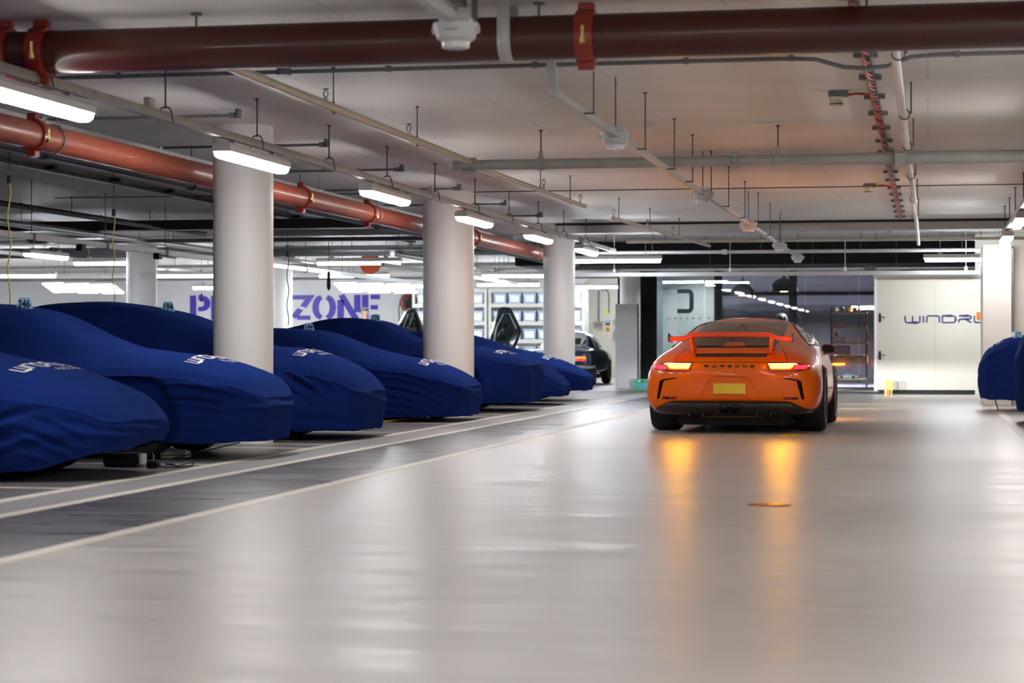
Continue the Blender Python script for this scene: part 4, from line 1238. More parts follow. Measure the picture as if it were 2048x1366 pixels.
MB().box((-5.38, 14.80, 0.028), (0.085, 0.07, 0.05), ch=0.008).box((-5.34, 14.79, 0.02), (0.03, 0.06, 0.03)).build('block', M_blackm, t)
t.location.x -= 0.32; t.location.y += 0.12
MB().tube([(-5.46, 15.0, 0.10), (-5.43, 14.95, 0.08), (-5.40, 14.86, 0.06), (-5.38, 14.81, 0.05)], 0.006, 6).build('lead', M_bcable, t)
MB().tube([(-5.34, 14.78, 0.015), (-5.27, 14.79, 0.008), (-5.17, 14.85, 0.008), (-5.15, 15.0, 0.008), (-5.17, 15.12, 0.02), (-5.2, 15.15, 0.03), (-5.25, 14.98, 0.008), (-5.36, 15.15, 0.008), (-5.45, 15.25, 0.008)], 0.006, 6).build('lead', M_bcable, t)
MB().tube([(-5.90, 15.9, 0.02), (-5.72, 16.2, 0.07), (-5.55, 16.5, 0.12)], 0.005, 6).build('floor_cable', M_bcable, label='thin black lead running up under the car tagged 246', cat='cable')
MB().tube([(-7.2, 24.0, 0.012), (-6.6, 24.05, 0.012), (-6.3, 24.2, 0.012), (-6.15, 24.7, 0.03), (-6.06, 25.1, 0.03)], 0.012, 6).build('floor_cable', M_ycable, label='yellow cable on the floor beside the covered car tagged 144', cat='cable')
t = thing('power_box', 'small black power box on the floor at the end of the yellow cable', 'box', (-5.55, 24.75, 0))
MB().box((-5.60, 24.75, 0.05), (0.17, 0.12, 0.09), ch=0.008).build('case', M_blackm, t)
t.location.x -= 0.34; t.location.y += 0.5
MB().box((-5.75, 24.70, 0.035), (0.06, 0.05, 0.04), ch=0.006).build('plug', M_orange, t)
MB().tube([(0.93, 30.6, 0.16), (0.95, 30.55, 0.08), (0.97, 30.5, 0.01)], 0.008, 6).build('floor_cable', M_bcable, label='thin black cable hanging below the covered car before the white pier', cat='cable')

# ------------------------------------------------------------------ lofted car bodies
def loft(stations, lv=2):
    """stations: (y, [(x, z)...]) half sections from bottom centre to top centre -> subdivided body mesh (verts, faces)"""
    bm = bmesh.new()
    rings = []
    for y, hp in stations:
        full = hp + [(-x, z) for x, z in reversed(hp) if abs(x) > 1e-6]
        rings.append([bm.verts.new((x, y, z)) for x, z in full])
    n = len(rings[0])
    for a_, b_ in zip(rings[:-1], rings[1:]):
        for i in range(n):
            bm.faces.new((a_[i], a_[(i + 1) % n], b_[(i + 1) % n], b_[i]))
    bm.faces.new(rings[0][::-1]); bm.faces.new(rings[-1])
    bmesh.ops.recalc_face_normals(bm, faces=bm.faces)
    me = bpy.data.meshes.new('body')
    bm.to_mesh(me); bm.free()
    ob = bpy.data.objects.new('body_tmp', me); COL.objects.link(ob)
    md = ob.modifiers.new('s', 'SUBSURF'); md.levels = lv; md.render_levels = lv
    return ob


def apply_mods(ob):
    dg = bpy.context.evaluated_depsgraph_get()
    dg.update()
    me = bpy.data.meshes.new_from_object(ob.evaluated_get(dg))
    ob.modifiers.clear()
    old = ob.data
    ob.data = me
    bpy.data.meshes.remove(old)
    return ob


def cutter(mb, target):
    me = mb.mesh('cut', None, smooth=0)
    c = bpy.data.objects.new('cut', me); COL.objects.link(c)
    m = target.modifiers.new('b', 'BOOLEAN'); m.operation = 'DIFFERENCE'; m.solver = 'EXACT'; m.object = c
    return c


def patch(bvh, rows, axis, off, nu=14, nv=10, sgn=1):
    """conforming panel. rows: (v, u0, u1) outline, v = height, u = x (axis 'Y', seen from the rear) or y (axis 'X', seen from side sgn)"""
    g = []
    vs_ = [r_[0] for r_ in rows]
    for i in range(nv + 1):
        v_ = vs_[0] + (vs_[-1] - vs_[0]) * i / nv
        for k in range(len(rows) - 1):
            lo, hi = rows[k], rows[k + 1]
            if min(lo[0], hi[0]) - 1e-9 <= v_ <= max(lo[0], hi[0]) + 1e-9:
                f_ = 0 if hi[0] == lo[0] else (v_ - lo[0]) / (hi[0] - lo[0])
                u0 = lo[1] + (hi[1] - lo[1]) * f_; u1 = lo[2] + (hi[2] - lo[2]) * f_
                break
        row = []
        for j in range(nu + 1):
            u = u0 + (u1 - u0) * j / nu
            if axis == 'Y': o, dr = Vector((u, -3, v_)), Vector((0, 1, 0))
            else: o, dr = Vector((3 * sgn, u, v_)), Vector((-sgn, 0, 0))
            co, nn, *_ = bvh.ray_cast(o, dr)
            if co is None:
                co, nn, *_ = bvh.find_nearest(Vector((u, 0.3, v_)) if axis == 'Y' else Vector((0.8 * sgn, u, v_)))
            if nn.dot(dr) > 0: nn = -nn
            row.append(co + nn * off)
        g.append(row)
    mb = MB(); mb.grid(g)
    return mb


def solid(ob, th):
    m = ob.modifiers.new('thick', 'SOLIDIFY'); m.thickness = th; m.offset = -1
    return ob


def make_wheel(parent, x, y, r, w, side, rim, spokes=10, rr=None):
    """wheel with its axle along X; side = outward direction"""
    rr = rr or r * 0.74
    wh = MB().lathe([(rr, -w / 2 + 0.01), (r - 0.03, -w / 2), (r - 0.008, -w / 2 + 0.025), (r, -w / 2 + 0.06), (r, w / 2 - 0.06), (r - 0.008, w / 2 - 0.025), (r - 0.03, w / 2), (rr, w / 2 - 0.01)], (x, y, r), 'X', 48)
    o = wh.build('wheel', M_tyre, parent, local=True)
    xo = x + side * (w / 2 - 0.015)
    rm = MB().lathe([(rr + 0.004, -0.02), (rr + 0.004, 0.012), (rr - 0.015, 0.012), (rr - 0.03, -0.02)], (xo, y, r), 'X', 40)
    for k in range(spokes):
        a_ = 2 * math.pi * k / spokes
        ca, sa = math.cos(a_), math.sin(a_)
        rm.prism([(xo - 0.01 * side, y + ca * 0.05 - sa * 0.015, r + sa * 0.05 + ca * 0.015), (xo - 0.01 * side, y + ca * 0.05 + sa * 0.015, r + sa * 0.05 - ca * 0.015),
                  (xo, y + ca * (rr - 0.01) + sa * 0.012, r + sa * (rr - 0.01) - ca * 0.012), (xo, y + ca * (rr - 0.01) - sa * 0.012, r + sa * (rr - 0.01) + ca * 0.012)], (0, 0, 0), (-0.03 * side, 0, 0))
    rm.cyl((xo - 0.05 * side, y, r), (xo + 0.005 * side, y, r), 0.05, 16)
    rm.build('rim', rim, o, local=True)
    return o


# ------------------------------------------------------------------ orange sports car
car = thing('sports_car', 'orange sports car with a high rear wing seen from behind, indicators lit', 'car', (-2.01, 21.68, 0), R(-0.6))
ST = [
    (0.00, [(0, .40), (.38, .40), (.47, .44), (.51, .53), (.47, .62), (.36, .675), (.22, .69), (0, .70)]),
    (0.025, [(0, .35), (.56, .35), (.68, .39), (.72, .52), (.67, .66), (.5, .722), (.3, .738), (0, .745)]),
    (0.10, [(0, .31), (.68, .25), (.825, .275), (.84, .52), (.785, .69), (.56, .762), (.32, .782), (0, .79)]),
    (0.22, [(0, .28), (.74, .22), (.885, .26), (.90, .52), (.85, .73), (.61, .815), (.37, .835), (0, .84)]),
    (0.42, [(0, .22), (.74, .20), (.905, .245), (.925, .52), (.875, .765), (.65, .865), (.41, .885), (0, .89)]),
    (0.70, [(0, .16), (.74, .16), (.91, .25), (.928, .52), (.89, .785), (.68, .885), (.46, .955), (0, .965)]),
    (1.00, [(0, .14), (.74, .15), (.91, .24), (.928, .52), (.89, .795), (.705, .895), (.50, 1.04), (0, 1.055)]),
    (1.40, [(0, .13), (.74, .15), (.90, .24), (.918, .50), (.872, .80), (.735, .905), (.57, 1.10), (0, 1.148)]),
    (1.80, [(0, .13), (.74, .15), (.885, .25), (.902, .50), (.865, .80), (.758, .905), (.605, 1.168), (0, 1.222)]),
    (2.20, [(0, .13), (.74, .15), (.88, .25), (.90, .50), (.865, .79), (.772, .895), (.63, 1.195), (0, 1.255)]),
    (2.60, [(0, .13), (.74, .15), (.88, .25), (.90, .50), (.865, .78), (.778, .885), (.635, 1.175), (0, 1.25)]),
    (3.00, [(0, .13), (.74, .15), (.89, .25), (.90, .50), (.865, .77), (.775, .875), (.63, 1.08), (0, 1.16)]),
    (3.30, [(0, .13), (.74, .15), (.89, .25), (.905, .50), (.865, .76), (.75, .865), (.58, .96), (0, 1.00)]),
    (3.60, [(0, .13), (.74, .15), (.89, .25), (.90, .50), (.855, .745), (.71, .825), (.48, .86), (0, .87)]),
    (4.00, [(0, .13), (.72, .15), (.87, .25), (.885, .48), (.83, .69), (.66, .735), (.38, .755), (0, .76)]),
    (4.30, [(0, .14), (.66, .16), (.78, .25), (.81, .43), (.74, .59), (.55, .635), (.3, .655), (0, .66)]),
    (4.50, [(0, .18), (.52, .19), (.62, .26), (.65, .40), (.59, .51), (.42, .545), (.22, .56), (0, .565)]),
]
body = loft(ST)
apply_mods(body)
bvh_c = tri_bvh([v.co.copy() for v in body.data.vertices], [tuple(p.vertices) for p in body.data.polygons])
cuts = []
for y_, r_ in ((1.03, 0.355), (3.49, 0.345)):
    for s_ in (-1, 1):
        cuts.append(cutter(MB().cyl((s_ * 0.60, y_, 0.345), (s_ * 1.2, y_, 0.345), r_ + 0.012, 40), body))
YF = bvh_c.ray_cast(Vector((0.12, -3, .47)), Vector((0, 1, 0)))[0].y
# number plate recess and its flanks
cuts.append(cutter(MB().prism([(-.30, 0, .40), (.30, 0, .40), (.21, 0, .575), (.16, 0, .60), (-.16, 0, .60), (-.21, 0, .575)], (0, -0.3, 0), (0, YF + 0.028, 0)), body))
# side air slots of the rear bumper
for s_ in (-1, 1):
    cuts.append(cutter(MB().prism([(s_ * .735, 0, .36), (s_ * .765, 0, .36), (s_ * .735, 0, .545), (s_ * .70, 0, .565), (s_ * .55, 0, .585), (s_ * .55, 0, .575), (s_ * .685, 0, .545)], (0, -0.3, 0), (0, 0.16, 0)), body))
# slot below the deck lip
cuts.append(cutter(MB().box((0, 0.15, 0.814), (0.74, 0.30, 0.036)), body))
apply_mods(body)
for c in cuts:
    bpy.data.objects.remove(c)
body.name = 'body_shell'
body.parent = car
body.data.materials.clear(); body.data.materials.append(M_orange)
for p in body.data.polygons: p.use_smooth = True; p.material_index = 0
body.data.set_sharp_from_angle(angle=R(32))


def cp(name, mb, m, parent=None, th=None, smooth=40):
    o = mb.build(name, m, parent or car, smooth=smooth, local=True)
    if th: solid(o, th)
    return o


# glazing
rw = cp('rear_window', patch(bvh_c, [(.895, -.42, .42), (.93, -.45, .45), (1.05, -.485, .485), (1.15, -.475, .475), (1.175, -.44, .44)], 'Y', 0.004, 30, 20), M_glassd, th=0.006)
for s_ in (-1, 1):
    sw = cp('side_window', patch(bvh_c, [(.925, 1.45, 3.12), (.95, 1.40, 3.10), (1.02, 1.52, 2.98), (1.10, 1.74, 2.82), (1.155, 2.0, 2.62)], 'X', 0.004, 26, 12, s_), M_lightglass, th=0.006)
    cp('window_frame', patch(bvh_c, [(.905, 1.40, 3.16), (.925, 1.37, 3.15)], 'X', 0.006, 26, 2, s_), M_trim, sw, th=0.006)
    cp('window_pillar', patch(bvh_c, [(.925, 2.02, 2.10), (1.13, 2.06, 2.14)], 'X', 0.007, 3, 10, s_), M_trim, sw, th=0.006)
    cp('window_frame', patch(bvh_c, [(.93, 1.36, 1.41), (.95, 1.35, 1.40), (1.02, 1.46, 1.52), (1.10, 1.68, 1.75), (1.155, 1.95, 2.04), (1.172, 2.1, 2.3)], 'X', 0.006, 4, 16, s_), M_trim, sw, th=0.006)
# what shows through the rear window: seat backs and parcel deck are raised tinted shapes behind the glass
cp('rear_blind', patch(bvh_c, [(.90, -.12, .12), (.945, -.085, .085)], 'Y', 0.008, 10, 6), mat('orange_engine_cover', (0.60, 0.14, 0.04), 0.4), rw, th=0.004)
# shut lines of the deck and the bumper
cp('shut_line', patch(bvh_c, [(.738, -.56, .56), (.742, -.56, .56)], 'Y', 0.002, 40, 1), M_trim, th=0.004)
cp('deck_slot', MB().box((0, 0.215, 0.814), (0.72, 0.02, 0.034)), M_trim)
for s_ in (-1, 1):
    cp('shut_line', patch(bvh_c, [(.745, s_ * .575, s_ * .581), (.80, s_ * .572, s_ * .578), (.88, s_ * .50, s_ * .506)], 'Y', 0.002, 1, 10), M_trim, th=0.004)
    cp('roof_line', patch(bvh_c, [(1.16, s_ * .475, s_ * .481), (1.20, s_ * .465, s_ * .471), (1.235, s_ * .44, s_ * .446)], 'Y', 0.002, 1, 8), M_trim, th=0.004)
# tail lights: amber strip, red outer end, bright bar above
for s_ in (-1, 1):
    lo, hi = (-.80, -.40) if s_ < 0 else (.40, .80)
    tl = cp('tail_light', patch(bvh_c, [(.648, s_ * .43, s_ * .70), (.665, s_ * .40, s_ * .80), (.70, s_ * .395, s_ * .81), (.722, s_ * .39, s_ * .76), (.734, s_ * .385, s_ * .60)], 'Y', 0.006, 24, 8), M_refl, th=0.012)
    cp('indicator_strip', patch(bvh_c, [(.676, s_ * .43, s_ * .62), (.703, s_ * .41, s_ * .65)], 'Y', 0.014, 20, 4), M_amber, tl, th=0.006)
    cp('brake_lamp', patch(bvh_c, [(.668, s_ * .665, s_ * .775), (.705, s_ * .67, s_ * .80)], 'Y', 0.013, 10, 4), M_tailr, tl, th=0.006)
    cp('light_bar', patch(bvh_c, [(.713, s_ * .40, s_ * .69), (.722, s_ * .395, s_ * .66)], 'Y', 0.014, 20, 2), M_tailw, tl, th=0.006)
    # reflectors and rear edges low down
    rf = cp('reflector', patch(bvh_c, [(.36, s_ * .56, s_ * .70), (.385, s_ * .545, s_ * .70)], 'Y', 0.004, 10, 3), M_refl, th=0.008)
    cp('fog_lens', patch(bvh_c, [(.362, s_ * .635, s_ * .695), (.382, s_ * .635, s_ * .695)], 'Y', 0.008, 6, 2), M_trim, rf, th=0.006)
    # deep dark back of the air slots
    cp('air_slot', MB().prism([(s_ * .737, 0, .362), (s_ * .763, 0, .362), (s_ * .733, 0, .543), (s_ * .70, 0, .56), (s_ * .688, 0, .543)], (0, 0.125, 0), (0, 0.155, 0)), M_under)
# badge letters
v, f, tw = stroke_text('PORSCHE', 0.020, 1.9, 2.05, 0.0062)
bp_ = MB()
pts = []
for a_, b_ in v:
    co, nn, *_ = bvh_c.ray_cast(Vector((a_ * 0.51 / tw, -2, 0.690 + b_)), Vector((0, 1, 0)))
    pts.append(co + Vector((0, -0.005, 0)))
bp_.add(pts, f)
cp('badge_letters', bp_, M_trim, th=0.005, smooth=0)
# number plate
npl = cp('number_plate', MB().box((0, YF + 0.012, 0.468), (0.335, 0.012, 0.112), ch=0.003), M_plate)
cp('plate_border', MB().box((0, YF + 0.0055, 0.418), (0.30, 0.003, 0.004)), mat('plate_edge', (0.35, 0.25, 0.03), 0.5), npl)
# black diffuser across the bottom
dm = MB()
top = [(-.80, .30), (-.77, .272), (-.66, .335), (-.59, .355), (-.3, .352), (0, .352), (.3, .352), (.59, .355), (.66, .335), (.77, .272), (.80, .30)]
top = [(-.845, .252), (-.77, .262), (-.67, .312), (-.60, .338), (-.4, .342), (-.2, .342), (0, .342), (.2, .342), (.4, .342), (.60, .338), (.67, .312), (.77, .262), (.845, .252)]
g = []
for k in range(7):
    row = []
    for x, zt in top:
        f_ = k / 6
        zb = 0.185 + 0.03 * (abs(x) / .86) ** 4
        h0 = bvh_c.ray_cast(Vector((x, -3, zt)), Vector((0, 1, 0)))[0]
        yb = (h0.y if h0 is not None else 0.3) - 0.014
        row.append((x * (1 - 0.02 * f_), yb - 0.03 * math.sin(math.pi * min(1, f_ * 1.1)) + 0.09 * f_ * f_, zt + (zb - zt) * f_))
    g.append(row)
dm.grid(g)
df = cp('diffuser', dm, M_trim, th=0.02)
for x in (-.42, -.28, .28, .42):
    cp('fin', MB().box((x, 0.14, 0.205), (0.012, 0.20, 0.05)), M_trim, df)
for s_ in (-1, 1):
    cp('exhaust_tip', MB().lathe([(0.040, 0.2), (0.052, 0.1), (0.055, 0.0), (0.050, -0.012), (0.046, 0.0), (0.042, 0.12)], (s_ * 0.058, 0.0, 0.262), 'Y', 24), M_blackm, df)
cp('silencer', MB().cyl((-.32, .30, .19), (.34, .30, .19), 0.035, 14), mat('tarnished_steel', (0.22, 0.17, 0.10), 0.4, metal=0.8, var=0.2))
for x in (-.47, .47):
    cp('suspension_knuckle', MB().lathe([(0.02, -0.03), (0.03, 0), (0.02, 0.03)], (x, .5, .20), 'Y', 12), M_galv)
cp('underbody', MB().box((0, 2.25, 0.19), (1.18, 3.8, 0.22), ch=0.03), M_under)
# wheels
for s_ in (-1, 1):
    make_wheel(car, s_ * 0.772, 1.03, 0.352, 0.315, s_, M_rim)
    make_wheel(car, s_ * 0.782, 3.49, 0.338, 0.245, s_, M_rim)
# wing
wg = []
for k in range(25):
    x = -0.635 + 1.27 * k / 24
    e = abs(x) / 0.635
    zc_ = 1.020 - 0.040 * sstep(0.62, 0.80, e) + 0.006 * (1 - e)
    thk = 0.030
    row = []
    for (cy, cz) in ((0.0, 0.022), (0.02, 0.028), (0.10, 0.018), (0.20, 0.0), (0.27, -0.018), (0.275, -0.026), (0.20, -0.026), (0.10, -0.020), (0.02, -0.018), (0.0, -0.016)):
        row.append((x, 0.10 + cy, zc_ + cz * 1.05))
    wg.append(row)
wgm = MB(); wgm.grid(wg, closed=True)
wgm.add(wg[0], [tuple(range(10))]); wgm.add(wg[-1], [tuple(range(9, -1, -1))])
wing = cp('rear_wing', wgm, M_wing)
for s_ in (-1, 1):
    cp('end_plate', MB().prism([(s_ * .637, 0.06, .955), (s_ * .637, 0.40, .945), (s_ * .637, 0.40, .99), (s_ * .637, 0.08, 1.045)], (0, 0, 0), (s_ * 0.008, 0, 0)), M_trim, wing)
    pg = MB()
    for (z0, x0, y0, y1) in ((0.80, .385, .20, .52),):
        pg.prism([(s_ * .405, .20, .83), (s_ * .405, .50, .89), (s_ * .418, .34, 1.005), (s_ * .418, .12, 1.005)], (-0.014, 0, 0), (0.014, 0, 0))
    cp('pylon', pg, M_orange, wing)
cp('deck_lip', MB().grid([[(x, 0.205 - 0.03 * (1 - (x / .4) ** 2) + 0.03 * k, 0.832 + (0.028 if k == 0 else 0.030 - 0.012 * (k - 1)) - (0.02 if k == 0 else 0)) for x in [-.39 + .78 * i / 16 for i in range(17)]] for k in range(5)]), M_orange, th=0.012)
# mirrors
for s_ in (-1, 1):
    mm = MB()
    rings = []
    for k in range(9):
        f_ = k / 8
        rr = math.sqrt(max(0.0, 1 - (f_ * 0.98) ** 2.2))
        rings.append([(s_ * (0.865 + 0.082 * rr * (abs(math.cos(t_)) ** 0.8) * math.copysign(1, math.cos(t_)) + 0.0), 2.62 + 0.13 * f_, 0.875 + 0.056 * rr * (abs(math.sin(t_)) ** 0.8) * math.copysign(1, math.sin(t_)) - 0.01 * math.cos(t_)) for t_ in [2 * math.pi * j / 24 for j in range(24)]])
    mm.grid(rings, closed=True)
    mm.add(rings[-1], [tuple(range(24))]); mm.add(rings[0], [tuple(range(23, -1, -1))])
    mo = cp('mirror', mm, M_orange)
    mg = MB()
    gl = [(s_ * (0.865 + 0.070 * (abs(math.cos(t_)) ** 0.8) * math.copysign(1, math.cos(t_))), 2.615, 0.875 + 0.046 * (abs(math.sin(t_)) ** 0.8) * math.copysign(1, math.sin(t_)) - 0.01 * math.cos(t_)) for t_ in [2 * math.pi * j / 24 for j in range(24)]]
    mg.prism(gl, (0, 0, 0), (0, -0.006, 0))
    cp('mirror_glass', mg, M_glassd, mo)
    cp('mirror_arm', MB().prism([(s_ * .77, 2.66, .78), (s_ * .77, 2.74, .78), (s_ * .84, 2.74, .84), (s_ * .84, 2.66, .84)], (-0.016 * s_, 0, 0.012), (0.016 * s_, 0, -0.012)), M_trim, mo)
# head lamps: the lit front lamps throw their dipped beam on the showroom
for s_ in (-1, 1):
    hl = cp('headlamp', MB().lathe([(0.02, -0.10), (0.085, -0.06), (0.095, 0.0), (0.06, 0.02), (0.001, 0.028)], (s_ * .66, 4.22, .60), 'Y', 20), M_silver)
    cp('beam_shield', MB().box((s_ * .66, 4.52, .6493), (0.20, 0.004, 0.06)), M_trim, hl)
    cp('front_indicator', MB().box((s_ * .60, 4.50, .34), (0.34, 0.02, 0.03), ch=0.004), M_amber)
    cp('lamp_glow', MB().lathe([(0.04, -0.004), (0.045, 0.0), (0.001, 0.004)], (s_ * .66, 4.245, .60), 'Y', 16), mat('headlamp_glow', (1, 1, 1), 0.3, emit=(0.9, 0.95, 1.0), estr=30), hl)
    ld = bpy.data.lights.new('headlamp_bulb', 'SPOT')
    ld.energy = 1600; ld.spot_size = R(37); ld.spot_blend = 1.0; ld.shadow_soft_size = 0.001; ld.color = (0.92, 0.95, 1.0)
    lo_ = bpy.data.objects.new('headlamp_bulb', ld); COL.objects.link(lo_)
    lo_.parent = car; lo_.location = (s_ * .66, 4.44, .620); lo_.rotation_euler = (R(95), 0, 0)

# ------------------------------------------------------------------ navy saloon, seen from behind at the end of the left row
sal = thing('saloon_car', 'navy classic saloon parked facing the cream wall, orange and red tail lamp', 'car', (-8.12, 46.3, 0), R(0))
sal.scale = (0.9, 0.9, 0.9)
SS = [(0.0, [(0, .42), (.62, .42), (.70, .46), (.73, .62), (.70, .80), (.62, .84), (.4, .85), (0, .86)]),
      (0.05, [(0, .36), (.66, .36), (.77, .42), (.80, .62), (.77, .83), (.66, .88), (.42, .895), (0, .90)]),
      (0.5, [(0, .28), (.68, .28), (.80, .38), (.83, .62), (.79, .86), (.68, .91), (.45, .93), (0, .94)]),
      (0.95, [(0, .22), (.68, .24), (.80, .36), (.83, .62), (.79, .87), (.70, .92), (.55, .96), (0, .97)]),
      (1.35, [(0, .2), (.68, .24), (.80, .36), (.83, .62), (.79, .87), (.70, .93), (.58, 1.28), (0, 1.30)]),
      (1.9, [(0, .2), (.68, .24), (.80, .36), (.83, .62), (.79, .87), (.71, .93), (.57, 1.35), (0, 1.39)]),
      (2.6, [(0, .2), (.68, .24), (.80, .36), (.83, .62), (.79, .87), (.71, .93), (.57, 1.34), (0, 1.38)]),
      (3.0, [(0, .2), (.68, .24), (.80, .36), (.83, .62), (.79, .86), (.70, .91), (.52, .98), (0, 1.0)]),
      (4.1, [(0, .25), (.66, .28), (.78, .38), (.80, .6), (.76, .80), (.64, .84), (.4, .86), (0, .87)]),
      (4.25, [(0, .35), (.6, .36), (.7, .42), (.72, .6), (.68, .74), (.56, .77), (.35, .78), (0, .79)])]
sb_ = loft(SS); apply_mods(sb_)
bvh_s = tri_bvh([v.co.copy() for v in sb_.data.vertices], [tuple(p.vertices) for p in sb_.data.polygons])
cuts = []
for y_ in (0.85, 3.35):
    for s_ in (-1, 1):
        cuts.append(cutter(MB().cyl((s_ * 0.52, y_, 0.30), (s_ * 1.2, y_, 0.30), 0.345, 32), sb_))
apply_mods(sb_)
for c in cuts: bpy.data.objects.remove(c)
sb_.name = 'body_shell'; sb_.parent = sal
sb_.data.materials.clear(); sb_.data.materials.append(M_navy)
for p in sb_.data.polygons: p.use_smooth = True; p.material_index = 0
sb_.data.set_sharp_from_angle(angle=R(32))


def sp(name, mb, m, parent=None, th=None):
    o = mb.build(name, m, parent or sal, smooth=40, local=True)
    if th: solid(o, th)
    return o


rws = sp('rear_window', patch(bvh_s, [(.985, -.58, .58), (1.10, -.56, .56), (1.285, -.52, .52)], 'Y', 0.005, 20, 12), M_lightglass, th=0.006)
sp('window_trim', patch(bvh_s, [(.965, -.60, .60), (.985, -.59, .59)], 'Y', 0.008, 20, 1), M_chrome, rws, th=0.006)
sp('headrest', patch(bvh_s, [(1.01, .18, .40), (1.17, .2, .38)], 'Y', 0.010, 6, 6), M_trim, rws, th=0.004)
for s_ in (-1, 1):
    sp('side_window', patch(bvh_s, [(.95, 1.42, 2.05), (1.1, 1.5, 2.05), (1.29, 1.65, 2.05)], 'X', 0.005, 10, 8, s_), M_lightglass, th=0.006)
    sp('side_window', patch(bvh_s, [(.95, 2.12, 2.95), (1.1, 2.12, 2.82), (1.29, 2.12, 2.65)], 'X', 0.005, 10, 8, s_), M_lightglass, th=0.006)
    tls = sp('tail_lamp', patch(bvh_s, [(.60, s_ * .36, s_ * .70), (.73, s_ * .36, s_ * .70)], 'Y', 0.01, 12, 4), M_chrome, th=0.01)
    sp('amber_lens', patch(bvh_s, [(.665, s_ * .46, s_ * .69), (.72, s_ * .46, s_ * .69)], 'Y', 0.018, 8, 2), mat('amber_lens', (0.85, 0.25, 0.03), 0.2, coat=1, emit=(1, 0.3, 0.03), estr=0.35), tls, th=0.008)
    sp('red_lens', patch(bvh_s, [(.61, s_ * .46, s_ * .69), (.66, s_ * .46, s_ * .69)], 'Y', 0.018, 8, 2), mat('red_lens', (0.75, 0.02, 0.015), 0.2, coat=1, emit=(1, 0.04, 0.02), estr=0.35), tls, th=0.008)
    sp('reverse_lens', patch(bvh_s, [(.61, s_ * .37, s_ * .45), (.72, s_ * .37, s_ * .45)], 'Y', 0.018, 4, 2), M_lens, tls, th=0.008)
    make_wheel(sal, s_ * 0.70, 0.85, 0.31, 0.20, s_, M_silver, 8, 0.2)
    make_wheel(sal, s_ * 0.70, 3.35, 0.31, 0.20, s_, M_silver, 8, 0.2)
bmb = MB()
bmb.tube([(-.84, .55, .46), (-.84, .1, .46), (-.76, -.05, .46), (0, -.07, .46), (.76, -.05, .46), (.84, .1, .46), (.84, .55, .46)], 0.035, 10)
sp('rear_bumper', bmb, M_chrome)
sp('underbody', MB().box((0, 2.1, 0.24), (1.0, 3.6, 0.2), ch=0.03), M_under)

# ------------------------------------------------------------------ storage racks with labelled boxes
def rack(x0, x1, label, ncol, side):
    t = thing('storage_rack', label, 'rack', ((x0 + x1) / 2, 55.3, 0))
    for x in (x0, x1):
        for y in (55.02, 55.6):
            MB().box((x, y, 1.2), (0.07, 0.06, 2.4)).build('upright', M_rack, t)
    for z in (0.53, 1.0, 1.48, 1.96, 2.36):
        MB().box(((x0 + x1) / 2, 55.02, z), (x1 - x0, 0.05, 0.10)).build('shelf_beam', M_rack, t)
        MB().box(((x0 + x1) / 2, 55.32, z + 0.03), (x1 - x0 - 0.06, 0.56, 0.03)).build('shelf', M_rack, t)
    return t


rack(-13.60, -11.62, 'cream storage rack full of pale boxes, left bay behind the covered car tagged 176', 5, 'left')
rack(-11.50, -8.96, 'cream storage rack full of pale boxes between the thick column and the next', 6, 'right')
proto = None
ROWN = ['lowest', 'second lowest', 'second highest', 'top']
for side, x0, n in (('left', -13.53, 5), ('right', -11.42, 6)):
    for ri, z in enumerate((0.585, 1.055, 1.535, 2.015)):
        for k in range(n):
            x = x0 + 0.20 + k * (0.40 if side == 'right' else 0.37)
            lb = f'pale labelled box, {ROWN[ri]} row of the {side} rack bay, {"first" if k == 0 else ORD[k]} from left'
            if proto is None:
                proto = thing('storage_box', lb, 'box', (x, 55.2, z), 0, 'labelled boxes on the storage racks')
                bx = MB()
                bx.add([(-.15, -.2, 0), (.15, -.2, 0), (.15, .2, 0), (-.15, .2, 0), (-.17, -.22, .25), (.17, -.22, .25), (.17, .22, .25), (-.17, .22, .25)],
                       [(0, 3, 2, 1), (4, 5, 6, 7), (0, 1, 5, 4), (1, 2, 6, 5), (2, 3, 7, 6), (3, 0, 4, 7)])
                bx.build('bin', M_bin, proto, smooth=0, local=True)
                MB().box((0, 0, 0.262), (0.35, 0.46, 0.025)).build('lid', M_bin, proto, local=True)
                lbm = MB(); lbm.add([(-.115, -.2095, .035), (.115, -.2095, .035), (.125, -.2255, .215), (-.125, -.2255, .215)], [(0, 1, 2, 3)])
                lbm.build('paper_label', M_paper, proto, smooth=0, local=True)
            else:
                dup(proto, (x, 55.2, z), 0, lb)

# red hose reel
t = thing('hose_reel', 'red hose reel with a black hub on the workshop wall left of the rack', 'reel', (-14.1, 56.5, 1.82))
MB().tube([(-14.1 + 0.20 * math.sin(R(a)), 56.5, 2.08 + 0.20 * math.cos(R(a))) for a in range(0, 360, 12)], 0.06, 10, closed=True).build('hose_drum', M_coup, t)
MB().lathe([(0.14, -0.02), (0.15, 0.0), (0.14, 0.10)], (-14.05, 56.42, 2.06), 'Y', 24).build('hub', M_blackm, t)
MB().lathe([(0.03, -0.01), (0.035, 0.0)], (-14.08, 56.41, 2.07), 'Y', 12).build('hub_cap', M_chrome, t)
MB().box((-14.1, 56.78, 2.08), (0.5, 0.42, 0.5), ch=0.02).build('wall_bracket', M_elight, t)
MB().tube([(-14.34, 56.45, 2.1), (-14.38, 56.45, 1.9), (-14.36, 56.45, 1.5), (-14.3, 56.45, 1.2)], 0.015, 8).build('hose', M_blackm, t)

